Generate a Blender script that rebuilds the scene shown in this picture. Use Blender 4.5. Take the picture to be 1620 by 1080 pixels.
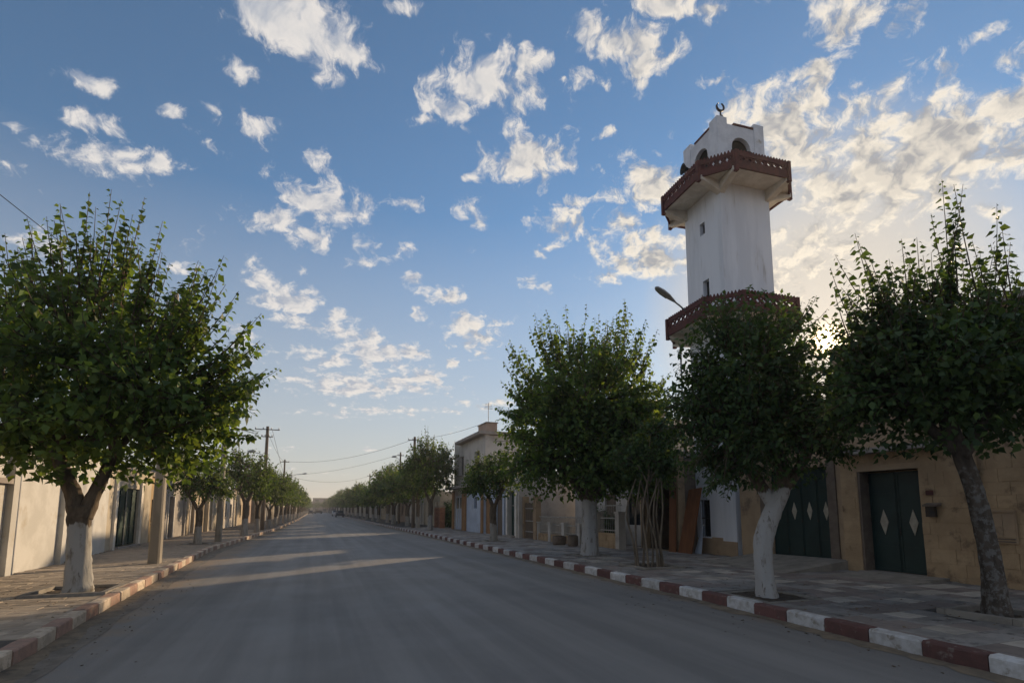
import bpy, math, random
import numpy as np
from mathutils import Vector
R=math.radians
for o in list(bpy.data.objects): bpy.data.objects.remove(o)
sc=bpy.context.scene
col=sc.collection

# ---------------------------------------------------------------- camera
YAW=R(20.42); PITCH=R(6.73)
cam=bpy.data.cameras.new('camera'); camo=bpy.data.objects.new('camera',cam); col.objects.link(camo)
cam.lens=18.556; cam.sensor_width=36; cam.shift_y=0.1034; cam.clip_start=.05; cam.clip_end=6000
camo.location=(0,0,1.65); camo.rotation_euler=(R(90)+PITCH,0,-YAW)
sc.camera=camo
sc.view_settings.view_transform='Standard'; sc.view_settings.look='None'
sc.view_settings.exposure=0.5; sc.view_settings.gamma=1; sc.view_settings.use_curve_mapping=False
sc.cycles.max_bounces=8; sc.cycles.diffuse_bounces=4; sc.cycles.transmission_bounces=4; sc.cycles.transparent_max_bounces=4
sc.cycles.volume_bounces=0

# ---------------------------------------------------------------- sun + sky
SUN_EL=R(15.6); SUN_AZ=R(52.1)          # azimuth from the street (+Y) towards +X
sd=Vector((math.sin(SUN_AZ)*math.cos(SUN_EL), math.cos(SUN_AZ)*math.cos(SUN_EL), math.sin(SUN_EL)))
sl=bpy.data.lights.new('sun','SUN'); sl.energy=3.8; sl.angle=R(.9); sl.color=(1,.74,.46)
so=bpy.data.objects.new('sun',sl); col.objects.link(so); so.rotation_euler=sd.to_track_quat('Z','Y').to_euler()

BLOBS="""-0.443,0.896,0.123,0.058,1.04 -0.395,0.96,0.106,0.093,1.04 -0.322,0.973,0.043,0.064,0.74 -0.573,1.024,0.036,0.045,0.79 -0.785,1.11,0.027,0.027,0.76
-0.692,1.109,0.024,0.025,0.76 -0.634,1.192,0.07,0.054,0.74 -0.762,1.227,0.047,0.052,0.86 -0.563,1.47,0.131,0.131,1.04 -0.753,1.551,0.135,0.097,0.94
-0.68,1.665,0.107,0.102,0.89 -0.424,1.455,0.047,0.065,0.74 -0.525,1.317,0.06,0.071,0.59 -0.32,1.474,0.049,0.046,0.64 -0.517,1.704,0.099,0.097,0.64
-0.384,1.76,0.058,0.074,0.74 -0.548,1.831,0.084,0.059,0.8 -0.385,1.945,0.043,0.061,0.75 -0.063,1.063,0.148,0.088,1.04 0.037,1.004,0.059,0.043,0.89
-0.143,1.115,0.081,0.07,0.89 0.103,1.041,0.026,0.025,0.64 -0.211,1.158,0.058,0.034,0.79 -0.053,0.949,0.032,0.03,0.59 -0.106,1.206,0.023,0.02,0.59
0.042,1.293,0.127,0.121,1.04 -0.12,1.379,0.045,0.02,0.59 0.228,0.957,0.087,0.053,1.03 0.279,1.009,0.069,0.066,0.88 0.152,0.935,0.056,0.035,0.79
0.331,0.983,0.046,0.047,0.68 0.222,1.205,0.037,0.027,0.63 0.151,1.587,0.09,0.101,0.84 0.127,1.738,0.056,0.068,0.74 0.198,1.476,0.06,0.046,0.59
0.376,1.435,0.144,0.195,0.83 0.351,1.578,0.13,0.142,0.73 0.473,1.788,0.209,0.233,0.95 0.276,0.879,0.092,0.03,0.88 0.384,0.882,0.051,0.033,0.83
0.661,0.892,0.095,0.066,1.03 0.455,1.043,0.034,0.044,0.68 -0.189,0.882,0.056,0.018,0.69 0.624,1.156,0.152,0.151,1.03 0.641,1.018,0.099,0.051,0.78
0.707,1.308,0.171,0.238,0.88 0.8,1.104,0.088,0.092,0.78 0.827,1.051,0.075,0.053,0.58 0.743,1.193,0.108,0.09,0.73 1.062,1.215,0.291,0.179,1.13
1.039,1.375,0.258,0.228,1.08 1.125,1.121,0.18,0.121,0.93 1.052,1.629,0.259,0.238,0.73 1.029,1.862,0.217,0.325,0.8 0.919,0.942,0.048,0.044,0.73
1.012,0.983,0.097,0.066,0.68 0.901,1.006,0.057,0.045,0.73 -0.913,1.037,0.055,0.044,0.66 -0.998,1.145,0.076,0.05,0.81 -1.062,1.267,0.124,0.099,0.88
-0.922,1.289,0.081,0.085,0.81 -1.325,1.29,0.064,0.047,0.86 -1.185,1.162,0.038,0.028,0.66 -1.624,1.658,0.148,0.083,0.86 -1.219,1.867,0.062,0.072,0.8
-0.951,2.117,0.162,0.267,0.95 -0.994,2.341,0.126,0.179,0.9 -0.788,2.306,0.064,0.108,0.85 -0.766,2.497,0.147,0.184,0.92 -0.736,2.779,0.228,0.277,0.95
-1.039,2.913,0.193,0.276,0.82 -0.556,2.784,0.129,0.204,0.9 -1.04,3.4,0.476,0.416,0.88 -0.611,3.33,0.268,0.398,0.86 -0.287,2.129,0.119,0.093,0.95
-0.202,2.509,0.185,0.226,0.95 -0.347,3.004,0.064,0.114,0.75 -1.06,4.153,0.804,0.293,0.65 -0.242,3.971,0.461,0.22,0.6 1.526,1.704,0.245,0.132,0.53
-1.407,2.786,0.153,0.228,0.6"""
VEIL_FAR=(.385,.36,.335); VEIL_SUN=(.54,.48,.40)
CL_SHADE=((.30,.325,.38),(.27,.27,.275)); CL_LIT=((.62,.58,.54),(.74,.66,.54)); CL_CORE=((.40,.41,.43),(.30,.29,.28))
SKY_STRENGTH=.1; SKY_TINT=(.78,.95,.98)
def build_world():
    w=bpy.data.worlds.new('World'); sc.world=w; w.use_nodes=True
    w.cycles.sampling_method='MANUAL'; w.cycles.sample_map_resolution=256
    nt=w.node_tree; nt.nodes.clear(); N=nt.nodes.new; L=nt.links.new
    def math_(op,a,b=None,c=None,clamp=False):
        n=N('ShaderNodeMath'); n.operation=op; n.use_clamp=clamp
        for i,v in enumerate((a,b,c)):
            if v is None: continue
            if isinstance(v,(int,float)): n.inputs[i].default_value=v
            else: L(v,n.inputs[i])
        return n.outputs[0]
    def vm(op,a,b=None,c=None,out=0):
        n=N('ShaderNodeVectorMath'); n.operation=op
        for i,v in enumerate((a,b,c)):
            if v is None: continue
            if isinstance(v,tuple): n.inputs[i].default_value=v
            else: L(v,n.inputs[i])
        return n.outputs[out]
    def rng(v,a,b,c,d,smooth=True):
        n=N('ShaderNodeMapRange'); n.interpolation_type='SMOOTHSTEP' if smooth else 'LINEAR'
        L(v,n.inputs[0])
        for i,q in enumerate((a,b,c,d)): n.inputs[1+i].default_value=q
        return n.outputs[0]
    def mixc(f,a,b,bt='MIX'):
        n=N('ShaderNodeMix'); n.data_type='RGBA'; n.blend_type=bt
        if isinstance(f,(int,float)): n.inputs[0].default_value=f
        else: L(f,n.inputs[0])
        for i,v in ((6,a),(7,b)):
            if isinstance(v,tuple): n.inputs[i].default_value=(*v,1)
            else: L(v,n.inputs[i])
        return n.outputs[2]
    def noise(v,scale,detail,rough,dist=0,w4=None):
        n=N('ShaderNodeTexNoise'); n.inputs['Scale'].default_value=scale; n.inputs['Detail'].default_value=detail
        n.inputs['Roughness'].default_value=rough; n.inputs['Distortion'].default_value=dist; L(v,n.inputs['Vector']); return n.outputs[0]
    tc=N('ShaderNodeTexCoord'); D=vm('NORMALIZE',tc.outputs['Generated'])
    cy,sy=math.cos(YAW),math.sin(YAW)
    dx=vm('DOT_PRODUCT',D,(cy,-sy,0),out=1); dy=vm('DOT_PRODUCT',D,(sy,cy,0),out=1); dz=vm('DOT_PRODUCT',D,(0,0,1),out=1)
    zz=math_('ADD',math_('MAXIMUM',dz,0.0),.05)
    cx=N('ShaderNodeCombineXYZ'); L(math_('DIVIDE',dx,zz),cx.inputs[0]); L(math_('DIVIDE',dy,zz),cx.inputs[1]); p=cx.outputs[0]
    # wobble the cloud sheet so the banks get ragged outlines
    wn=N('ShaderNodeTexNoise'); wn.inputs['Scale'].default_value=9; wn.inputs['Detail'].default_value=3; L(p,wn.inputs['Vector'])
    pw=vm('ADD',p,vm('MULTIPLY',vm('SUBTRACT',wn.outputs[1],(.5,.5,.5)),(.085,.085,0)))
    blobs=[tuple(map(float,b.split(','))) for b in BLOBS.split()]
    far=noise(p,1.5,3,.5); sp=(math.sin(SUN_AZ-YAW),math.cos(SUN_AZ-YAW))
    # radial square-root scale keeps the puffs rounded towards the horizon
    ql=N('ShaderNodeVectorMath'); ql.operation='SCALE'; L(pw,ql.inputs[0]); L(math_('POWER',vm('LENGTH',pw,out=1),-.5),ql.inputs['Scale']); pn=ql.outputs[0]
    n1=noise(pn,16,7,.66); n2=noise(vm('ADD',pn,(sp[0]*.022,sp[1]*.022,0)),16,3,.66)
    dn=math_('SUBTRACT',n1,n2); n15=math_('MULTIPLY',math_('SUBTRACT',n1,.5),2.3)
    sunv=vm('DOT_PRODUCT',D,tuple(sd),out=1)
    near=rng(sunv,.72,1,0,1)
    fade=math_('MULTIPLY',rng(dz,.02,.10,.3,1),.95)
    sky=N('ShaderNodeTexSky'); sky.sky_type='NISHITA'; sky.sun_disc=False; sky.sun_elevation=SUN_EL; sky.sun_rotation=SUN_AZ
    sky.air_density=1.0; sky.dust_density=.15; sky.ozone_density=2.6; sky.altitude=600
    bg=N('ShaderNodeBackground'); L(mixc(1,sky.outputs[0],SKY_TINT,'MULTIPLY'),bg.inputs[0]); bg.inputs[1].default_value=SKY_STRENGTH
    # pale haze low down and thin veil cloud round the sun
    veil=N('ShaderNodeBackground'); L(mixc(rng(sunv,.90,.998,0,1),VEIL_FAR,VEIL_SUN),veil.inputs[0]); veil.inputs[1].default_value=1
    mv=N('ShaderNodeMixShader'); L(math_('MAXIMUM',rng(dz,.0,.5,.95,.03,False),rng(sunv,.93,.996,0,.9)),mv.inputs[0]); L(bg.outputs[0],mv.inputs[1]); L(veil.outputs[0],mv.inputs[2])
    shade=mixc(near,CL_SHADE[0],CL_SHADE[1]); bright=mixc(near,CL_LIT[0],CL_LIT[1]); core=mixc(near,CL_CORE[0],CL_CORE[1])
    body=mixc(rng(dn,-.15,.12,0,1),shade,bright)
    def sheet(m):
        """cloud of coverage m over the clear sky"""
        m=math_('MAXIMUM',m,0); f1=math_('ADD',m,n15)
        dens=math_('MULTIPLY',math_('MULTIPLY',rng(f1,.36,.84,0,1),rng(m,.02,.2,0,1)),fade)
        cc=mixc(math_('MULTIPLY',rng(f1,.6,1.15,0,1),.45),body,core)
        bc=N('ShaderNodeBackground'); L(cc,bc.inputs[0]); bc.inputs[1].default_value=1
        mx=N('ShaderNodeMixShader'); L(dens,mx.inputs[0]); L(mv.outputs[0],mx.inputs[1]); L(bc.outputs[0],mx.inputs[2]); return mx.outputs[0]
    # the cloud banks ahead; elsewhere the same broken cloud goes on at random
    ratio=math_('DIVIDE',dx,math_('MAXIMUM',dy,.02))
    edges=[-1.15,1.15]
    rest=sheet(rng(far,.42,.60,0,.95)); cur=rest
    for lo,hi in zip(edges,edges[1:]):
        m=rngm=None
        for x,y,a,c,g in blobs:
            ea,ec=a*1.65+.05,c*1.65+.05
            rs=[xx/max(yy,.05) for xx in (x-ea,x+ea) for yy in (y-ec,y+ec)]
            if max(rs)<lo or min(rs)>hi: continue
            d=vm('LENGTH',vm('MULTIPLY_ADD',pw,(1/a,1/c,0),(-x/a,-y/c,0)),out=1); e=math_('MULTIPLY_ADD',d,-g*.62,g)
            m=e if m is None else math_('MAXIMUM',m,e)
        m=math_('MAXIMUM',m,rng(noise(pn,5.5,2,.5),.54,.72,0,.5))      # stray puffs between the banks
        # above the frame the same broken cloud as in the rest of the sky
        m=math_('MAXIMUM',m,math_('MULTIPLY',rng(far,.42,.60,0,.95),rng(dz,.72,.80,0,1)))
        f=math_('MULTIPLY',math_('GREATER_THAN',ratio,lo),math_('LESS_THAN',ratio,hi)); f=math_('MULTIPLY',f,math_('GREATER_THAN',dy,.02))
        ms=N('ShaderNodeMixShader'); L(f,ms.inputs[0]); L(cur,ms.inputs[1]); L(sheet(m),ms.inputs[2]); cur=ms.outputs[0]
    # the sun itself glaring through thin cloud
    glow=math_('ADD',math_('MULTIPLY',math_('POWER',math_('MAXIMUM',sunv,0),9000),12),math_('MULTIPLY',math_('POWER',math_('MAXIMUM',sunv,0),200),.13))
    bgw=N('ShaderNodeBackground'); bgw.inputs[0].default_value=(1,.70,.36,1); L(glow,bgw.inputs[1])
    ad=N('ShaderNodeAddShader'); L(cur,ad.inputs[0]); L(bgw.outputs[0],ad.inputs[1])
    out=N('ShaderNodeOutputWorld'); L(ad.outputs[0],out.inputs[0])
build_world()

# ---------------------------------------------------------------- materials
def mat(name,c1,c2=None,scale=3.0,rough=.85,bump=.0,bscale=None,stretch=(1,1,1),spread=(.38,.62),vary=0.0,c3=None,s3=.6,t3=(.55,.7),detail=6,obj=False,metal=0,spec=.3):
    """mottled paint, plaster or stone: two tones by noise, a third in patches, a shift per object"""
    m=bpy.data.materials.new(name); m.use_nodes=True; nt=m.node_tree; N=nt.nodes.new; L=nt.links.new
    b=nt.nodes['Principled BSDF']; b.inputs['Roughness'].default_value=rough; b.inputs['Metallic'].default_value=metal
    b.inputs['Specular IOR Level'].default_value=spec
    if obj:
        tc=N('ShaderNodeTexCoord'); src=tc.outputs['Object']
    else:
        g=N('ShaderNodeNewGeometry'); src=g.outputs['Position']
    mp=N('ShaderNodeMapping'); mp.inputs['Scale'].default_value=stretch; L(src,mp.inputs[0])
    def noise(s,d=detail,r=.6):
        n=N('ShaderNodeTexNoise'); n.inputs['Scale'].default_value=s; n.inputs['Detail'].default_value=d; n.inputs['Roughness'].default_value=r; L(mp.outputs[0],n.inputs['Vector']); return n.outputs[0]
    def rng(v,a,c,lo=0,hi=1):
        n=N('ShaderNodeMapRange'); n.interpolation_type='SMOOTHSTEP'; L(v,n.inputs[0])
        for i,q in enumerate((a,c,lo,hi)): n.inputs[i+1].default_value=q
        return n.outputs[0]
    def mix(f,a,bb,bt='MIX'):
        n=N('ShaderNodeMix'); n.data_type='RGBA'; n.blend_type=bt; L(f,n.inputs[0]) if not isinstance(f,(int,float)) else setattr(n.inputs[0],'default_value',f)
        for i,v in ((6,a),(7,bb)):
            if isinstance(v,tuple): n.inputs[i].default_value=(*v,1)
            else: L(v,n.inputs[i])
        return n.outputs[2]
    c2=c2 or tuple(x*.78 for x in c1)
    c=mix(rng(noise(scale),*spread),c1,c2)
    if c3: c=mix(rng(noise(s3,5,.65),*t3),c,c3)
    if vary:
        oi=N('ShaderNodeObjectInfo'); c=mix(1,c,mix(oi.outputs['Random'],(1-vary,)*3,(1+vary,)*3),'MULTIPLY')
    L(c,b.inputs['Base Color'])
    if bump:
        bp=N('ShaderNodeBump'); bp.inputs['Strength'].default_value=bump; bp.inputs['Distance'].default_value=.02
        L(noise(bscale or scale*8,4,.7),bp.inputs['Height']); L(bp.outputs[0],b.inputs['Normal'])
    return m
M={}
def add(n,*a,**k): M[n]=mat(n,*a,**k)
add('earth',(.20,.16,.115),(.13,.11,.08),scale=.4,bump=.3)
add('white_plaster',(.52,.51,.485),(.44,.43,.405),scale=1.2,bump=.25,c3=(.40,.36,.30),s3=1.6,t3=(.56,.72),bscale=14)
add('minaret_white',(.70,.72,.77),(.62,.64,.69),scale=1.3,bump=.3,bscale=9,stretch=(1.6,1.6,.22),c3=(.40,.39,.38),s3=2.0,t3=(.57,.78))
add('lantern_white',(.66,.68,.73),(.56,.58,.63),scale=2.5,bump=.25,c3=(.36,.33,.29),s3=2.2,t3=(.6,.75),bscale=20)
add('oxblood',(.115,.04,.035),(.08,.032,.03),scale=5,bump=.2)
add('beam_cream',(.66,.62,.56),(.55,.51,.45),scale=3,bump=.15)
add('dark_void',(.02,.02,.02),rough=1)  # flat near-black, puts the shade of unlit interiors into the colour
add('loudspeaker',(.03,.03,.028),rough=.6)
add('iron',(.035,.035,.038),(.06,.045,.035),scale=14,rough=.55,metal=.3)
add('stone',(.42,.30,.18),(.35,.245,.145),scale=2.6,bump=.6,bscale=22,vary=.05,c3=(.19,.13,.08),s3=1.9,t3=(.54,.68))
add('mortar',(.36,.26,.16),(.30,.21,.13),scale=8,bump=.5)
add('stone_plaster',(.40,.29,.185),(.32,.23,.15),scale=1.3,bump=.35,bscale=16,c3=(.20,.145,.10),s3=1.4)
add('jamb_stone',(.17,.135,.105),(.13,.10,.08),scale=4,bump=.3)
add('door_green',(.011,.028,.027),(.015,.036,.034),scale=2,rough=.45,bump=.08,bscale=30)
add('door_green_light',(.012,.035,.028),(.018,.045,.036),scale=2,rough=.5)
add('diamond',(.42,.38,.30),(.33,.30,.24),scale=9,rough=.6)
add('concrete',(.27,.245,.21),(.20,.18,.155),scale=3,bump=.4,bscale=30,c3=(.15,.135,.115),s3=2)
add('pole_concrete',(.30,.265,.215),(.22,.195,.16),scale=3,bump=.3,bscale=25,stretch=(1,1,.3),c3=(.16,.13,.10),s3=2.4)
add('plywood',(.20,.085,.038),(.155,.065,.03),scale=3,stretch=(3,3,.4),bump=.15)
add('kerb_white',(.50,.50,.50),(.38,.37,.355),scale=9,bump=.35,bscale=40,vary=.12,c3=(.26,.235,.20),s3=7,t3=(.55,.68))
add('kerb_red',(.13,.062,.055),(.105,.056,.05),scale=9,bump=.35,bscale=40,vary=.18,c3=(.20,.16,.14),s3=7,t3=(.56,.68))
add('kerb_pale',(.55,.46,.36),(.42,.35,.27),scale=8,bump=.45,bscale=40,vary=.15,c3=(.27,.22,.17),s3=6)
add('kerb_pink',(.35,.225,.175),(.28,.185,.145),scale=8,bump=.45,bscale=40,vary=.18,c3=(.25,.21,.17),s3=6)
add('slab_grey',(.25,.235,.22),(.185,.175,.163),scale=4,bump=.35,bscale=45,vary=.22,c3=(.08,.076,.072),s3=3)
add('slab_red',(.225,.19,.17),(.18,.152,.138),scale=4,bump=.35,bscale=45,vary=.2)
add('slab_beige',(.40,.36,.31),(.30,.275,.24),scale=4,bump=.35,bscale=45,vary=.15)
add('paver_left',(.36,.30,.235),(.28,.235,.185),scale=4,bump=.4,bscale=40,vary=.2,c3=(.13,.11,.09),s3=3)
add('grout',(.085,.075,.065),(.06,.055,.05),scale=6,bump=.4)
add('soil',(.055,.04,.03),(.09,.07,.05),scale=12,bump=.9)
add('dust',(.21,.165,.115),(.14,.115,.085),scale=5,bump=.5,c3=(.08,.07,.06),s3=3)
add('glass_dark',(.02,.025,.03),rough=.12,spec=.6)
add('pale_blue_plaster',(.42,.47,.55),(.36,.40,.47),scale=1.5,bump=.2,c3=(.30,.31,.33),s3=1.3)
add('ochre',(.30,.17,.075),(.24,.13,.06),scale=2,bump=.2)
add('upper_plaster',(.50,.47,.43),(.42,.39,.36),scale=1.2,bump=.2,c3=(.33,.30,.27),s3=1.2)
add('slab_concrete',(.30,.27,.24),(.24,.21,.19),scale=3,bump=.25)
add('brick_red',(.24,.13,.09),(.19,.10,.075),scale=6,bump=.3,vary=.15)
add('rail_paint',(.36,.35,.32),(.25,.24,.22),scale=10,rough=.6)
add('weathered_wood',(.16,.12,.085),(.10,.075,.055),scale=3,stretch=(6,6,.5),bump=.3)
add('wire',(.02,.02,.02),rough=.7)
add('lamp_grey',(.36,.37,.38),(.27,.28,.29),scale=10,rough=.5,metal=.4)
add('lamp_lens',(.35,.36,.36),rough=.25)
add('car_dark',(.03,.035,.045),rough=.3,spec=.6); add('car_white',(.6,.6,.6),rough=.3,spec=.6); add('tyre',(.02,.02,.02),rough=.9)
add('gutter',(.20,.175,.145),(.14,.122,.10),scale=3,bump=.5,bscale=50,c3=(.09,.08,.07),s3=2.5)
add('hillside',(.20,.17,.14),(.14,.125,.11),scale=.03)
add('twig',(.10,.075,.05),(.075,.055,.038),scale=10)
add('dry_leaf',(.14,.09,.035),(.09,.06,.03),scale=9)
add('gold',(.10,.085,.05),rough=.5,metal=.6)

def bark(name,zw,wash=(.46,.45,.43),tone=(.075,.058,.042),soft=.022,patch=0.0):
    """bark, limewashed up to about zw metres above the root"""
    m=bpy.data.materials.new(name); m.use_nodes=True; nt=m.node_tree; N=nt.nodes.new; L=nt.links.new
    b=nt.nodes['Principled BSDF']; b.inputs['Roughness'].default_value=.9; b.inputs['Specular IOR Level'].default_value=.15
    tc=N('ShaderNodeTexCoord'); s=N('ShaderNodeSeparateXYZ'); L(tc.outputs['Object'],s.inputs[0])
    mp=N('ShaderNodeMapping'); mp.inputs['Scale'].default_value=(1,1,.35); L(tc.outputs['Object'],mp.inputs[0])
    def nz(sc_,d=6,v=None):
        n=N('ShaderNodeTexNoise'); n.inputs['Scale'].default_value=sc_; n.inputs['Detail'].default_value=d; n.inputs['Roughness'].default_value=.65; L(v or mp.outputs[0],n.inputs['Vector']); return n.outputs[0]
    def rng(v,a,c,lo=0,hi=1):
        n=N('ShaderNodeMapRange'); n.interpolation_type='SMOOTHSTEP'; L(v,n.inputs[0])
        for i,q in enumerate((a,c,lo,hi)): n.inputs[i+1].default_value=q
        return n.outputs[0]
    def mix(f,a,bb):
        n=N('ShaderNodeMix'); n.data_type='RGBA'; L(f,n.inputs[0])
        for i,v in ((6,a),(7,bb)):
            if isinstance(v,tuple): n.inputs[i].default_value=(*v,1)
            else: L(v,n.inputs[i])
        return n.outputs[2]
    def mth(op,a,c):
        n=N('ShaderNodeMath'); n.operation=op; n.use_clamp=False
        for i,v in enumerate((a,c)):
            if isinstance(v,(int,float)): n.inputs[i].default_value=v
            else: L(v,n.inputs[i])
        return n.outputs[0]
    bk=mix(rng(nz(9),.35,.65),tone,tuple(x*1.9 for x in tone))
    wsh=mix(rng(nz(7),.52,.72),wash,tuple(x*.55 for x in (wash[0],wash[1]*.92,wash[2]*.8)))
    edge=rng(mth('ADD',s.outputs[2],mth('MULTIPLY',mth('SUBTRACT',nz(5,3),.5),.5)),zw-soft,zw+soft,1,0)
    worn=rng(nz(13,4),.60,.70,1,.15)
    f=mth('MULTIPLY',edge,worn)
    if patch: f=mth('MULTIPLY',f,rng(nz(13,5,tc.outputs['Object']),.47,.60))
    L(mix(f,bk,wsh),b.inputs['Base Color'])
    bp=N('ShaderNodeBump'); bp.inputs['Strength'].default_value=.7; bp.inputs['Distance'].default_value=.03; L(nz(14,5),bp.inputs['Height']); L(bp.outputs[0],b.inputs['Normal'])
    return m
def leafmat(name,c1,c2,c3,trans=.38):
    m=bpy.data.materials.new(name); m.use_nodes=True; nt=m.node_tree; N=nt.nodes.new; L=nt.links.new; nt.nodes.clear()
    g=N('ShaderNodeNewGeometry'); r=N('ShaderNodeValToRGB'); L(g.outputs['Random Per Island'],r.inputs[0])
    tcn=N('ShaderNodeTexNoise'); tcn.inputs['Scale'].default_value=1.3; tcn.inputs['Detail'].default_value=3; L(g.outputs['Position'],tcn.inputs['Vector'])
    vr=N('ShaderNodeMapRange'); L(tcn.outputs[0],vr.inputs[0]); vr.inputs[1].default_value=.32; vr.inputs[2].default_value=.68; vr.inputs[3].default_value=.62; vr.inputs[4].default_value=1.45
    e=r.color_ramp.elements; e[0].color=(*[x*.8 for x in c1],1); e[1].color=(*c3,1); e[1].position=1; x=e.new(.55); x.color=(*c2,1)
    pb=N('ShaderNodeBsdfPrincipled'); pb.inputs['Roughness'].default_value=.55; pb.inputs['Specular IOR Level'].default_value=.25; tone=N('ShaderNodeVectorMath'); tone.operation='SCALE'; L(r.outputs[0],tone.inputs[0]); L(vr.outputs[0],tone.inputs['Scale']); L(tone.outputs[0],pb.inputs['Base Color'])
    t=N('ShaderNodeBsdfTranslucent'); mx=N('ShaderNodeMix'); mx.data_type='RGBA'; mx.blend_type='MULTIPLY'; mx.inputs[0].default_value=1; L(tone.outputs[0],mx.inputs[6]); mx.inputs[7].default_value=(2.3,2.0,.7,1); L(mx.outputs[2],t.inputs[0])
    ms=N('ShaderNodeMixShader'); ms.inputs[0].default_value=trans; L(pb.outputs[0],ms.inputs[1]); L(t.outputs[0],ms.inputs[2])
    o=N('ShaderNodeOutputMaterial'); L(ms.outputs[0],o.inputs[0]); return m
M['leaf']=leafmat('leaf',(.048,.09,.03),(.072,.125,.038),(.115,.165,.046),.42)
M['leaf_dark']=leafmat('leaf_dark',(.03,.06,.027),(.044,.082,.031),(.068,.112,.038),.33)
M['leaf_far']=leafmat('leaf_far',(.036,.07,.024),(.054,.096,.03),(.09,.135,.036))
def asphalt():
    m=bpy.data.materials.new('asphalt'); m.use_nodes=True; nt=m.node_tree; N=nt.nodes.new; L=nt.links.new
    b=nt.nodes['Principled BSDF']; b.inputs['Specular IOR Level'].default_value=.35
    g=N('ShaderNodeNewGeometry')
    def mp(sx,sy):
        n=N('ShaderNodeMapping'); n.inputs['Scale'].default_value=(sx,sy,1); L(g.outputs['Position'],n.inputs[0]); return n.outputs[0]
    def nz(v,s,d=5,r=.6):
        n=N('ShaderNodeTexNoise'); n.inputs['Scale'].default_value=s; n.inputs['Detail'].default_value=d; n.inputs['Roughness'].default_value=r; L(v,n.inputs['Vector']); return n.outputs[0]
    def rng(v,a,c,lo=0,hi=1):
        n=N('ShaderNodeMapRange'); n.interpolation_type='SMOOTHSTEP'; L(v,n.inputs[0])
        for i,q in enumerate((a,c,lo,hi)): n.inputs[i+1].default_value=q
        return n.outputs[0]
    def mix(f,a,bb,bt='MIX'):
        n=N('ShaderNodeMix'); n.data_type='RGBA'; n.blend_type=bt; L(f,n.inputs[0]) if not isinstance(f,(int,float)) else setattr(n.inputs[0],'default_value',f)
        for i,v in ((6,a),(7,bb)):
            if isinstance(v,tuple): n.inputs[i].default_value=(*v,1)
            else: L(v,n.inputs[i])
        return n.outputs[2]
    def mth(op,a,c):
        n=N('ShaderNodeMath'); n.operation=op
        for i,v in enumerate((a,c)):
            if isinstance(v,(int,float)): n.inputs[i].default_value=v
            else: L(v,n.inputs[i])
        return n.outputs[0]
    pos=mp(1,1)
    c=mix(rng(nz(mp(1.3,.035),1.3,6,.6),.35,.65),(.19,.182,.172),(.255,.244,.23))         # wheel tracks along the street
    c=mix(rng(nz(mp(1,.3),.5,6,.65),.5,.8),c,(.165,.16,.156))                       # old patches
    c=mix(rng(nz(mp(1,.15),.5,5),.6,.72),c,(.21,.195,.175))
    # blown dust along both gutters
    s=N('ShaderNodeSeparateXYZ'); L(g.outputs['Position'],s.inputs[0])
    edge=mth('MAXIMUM',rng(s.outputs[0],-1.2,-3.3),rng(s.outputs[0],5.7,6.8))
    dn=rng(mth('ADD',mth('MULTIPLY',nz(pos,1.3,7,.7),.9),mth('MULTIPLY',edge,.55)),.70,1.0)
    c=mix(dn,c,(.26,.205,.15))
    c=mix(rng(nz(pos,160,2,.5),.42,.62),c,mix(1,c,(.6,.6,.6),'MULTIPLY'))           # aggregate
    # cracks
    v=N('ShaderNodeTexVoronoi'); v.feature='DISTANCE_TO_EDGE'; v.inputs['Scale'].default_value=.42
    w=N('ShaderNodeVectorMath'); w.operation='ADD'; wn=N('ShaderNodeTexNoise'); wn.inputs['Scale'].default_value=1.6; wn.inputs['Detail'].default_value=5; L(pos,wn.inputs['Vector']); L(pos,w.inputs[0]); L(wn.outputs[1],w.inputs[1]); L(w.outputs[0],v.inputs['Vector'])
    cr=mth('MULTIPLY',rng(v.outputs['Distance'],.002,.009,1,0),rng(nz(pos,.35,2),.70,.74))
    c=mix(cr,c,(.035,.034,.033)); L(c,b.inputs['Base Color'])
    L(rng(nz(pos,.7),.3,.7,.62,.82),b.inputs['Roughness'])
    bp=N('ShaderNodeBump'); bp.inputs['Strength'].default_value=.45; bp.inputs['Distance'].default_value=.008; L(nz(pos,120,3),bp.inputs['Height']); L(bp.outputs[0],b.inputs['Normal'])
    return m
M['asphalt']=asphalt()

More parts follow.
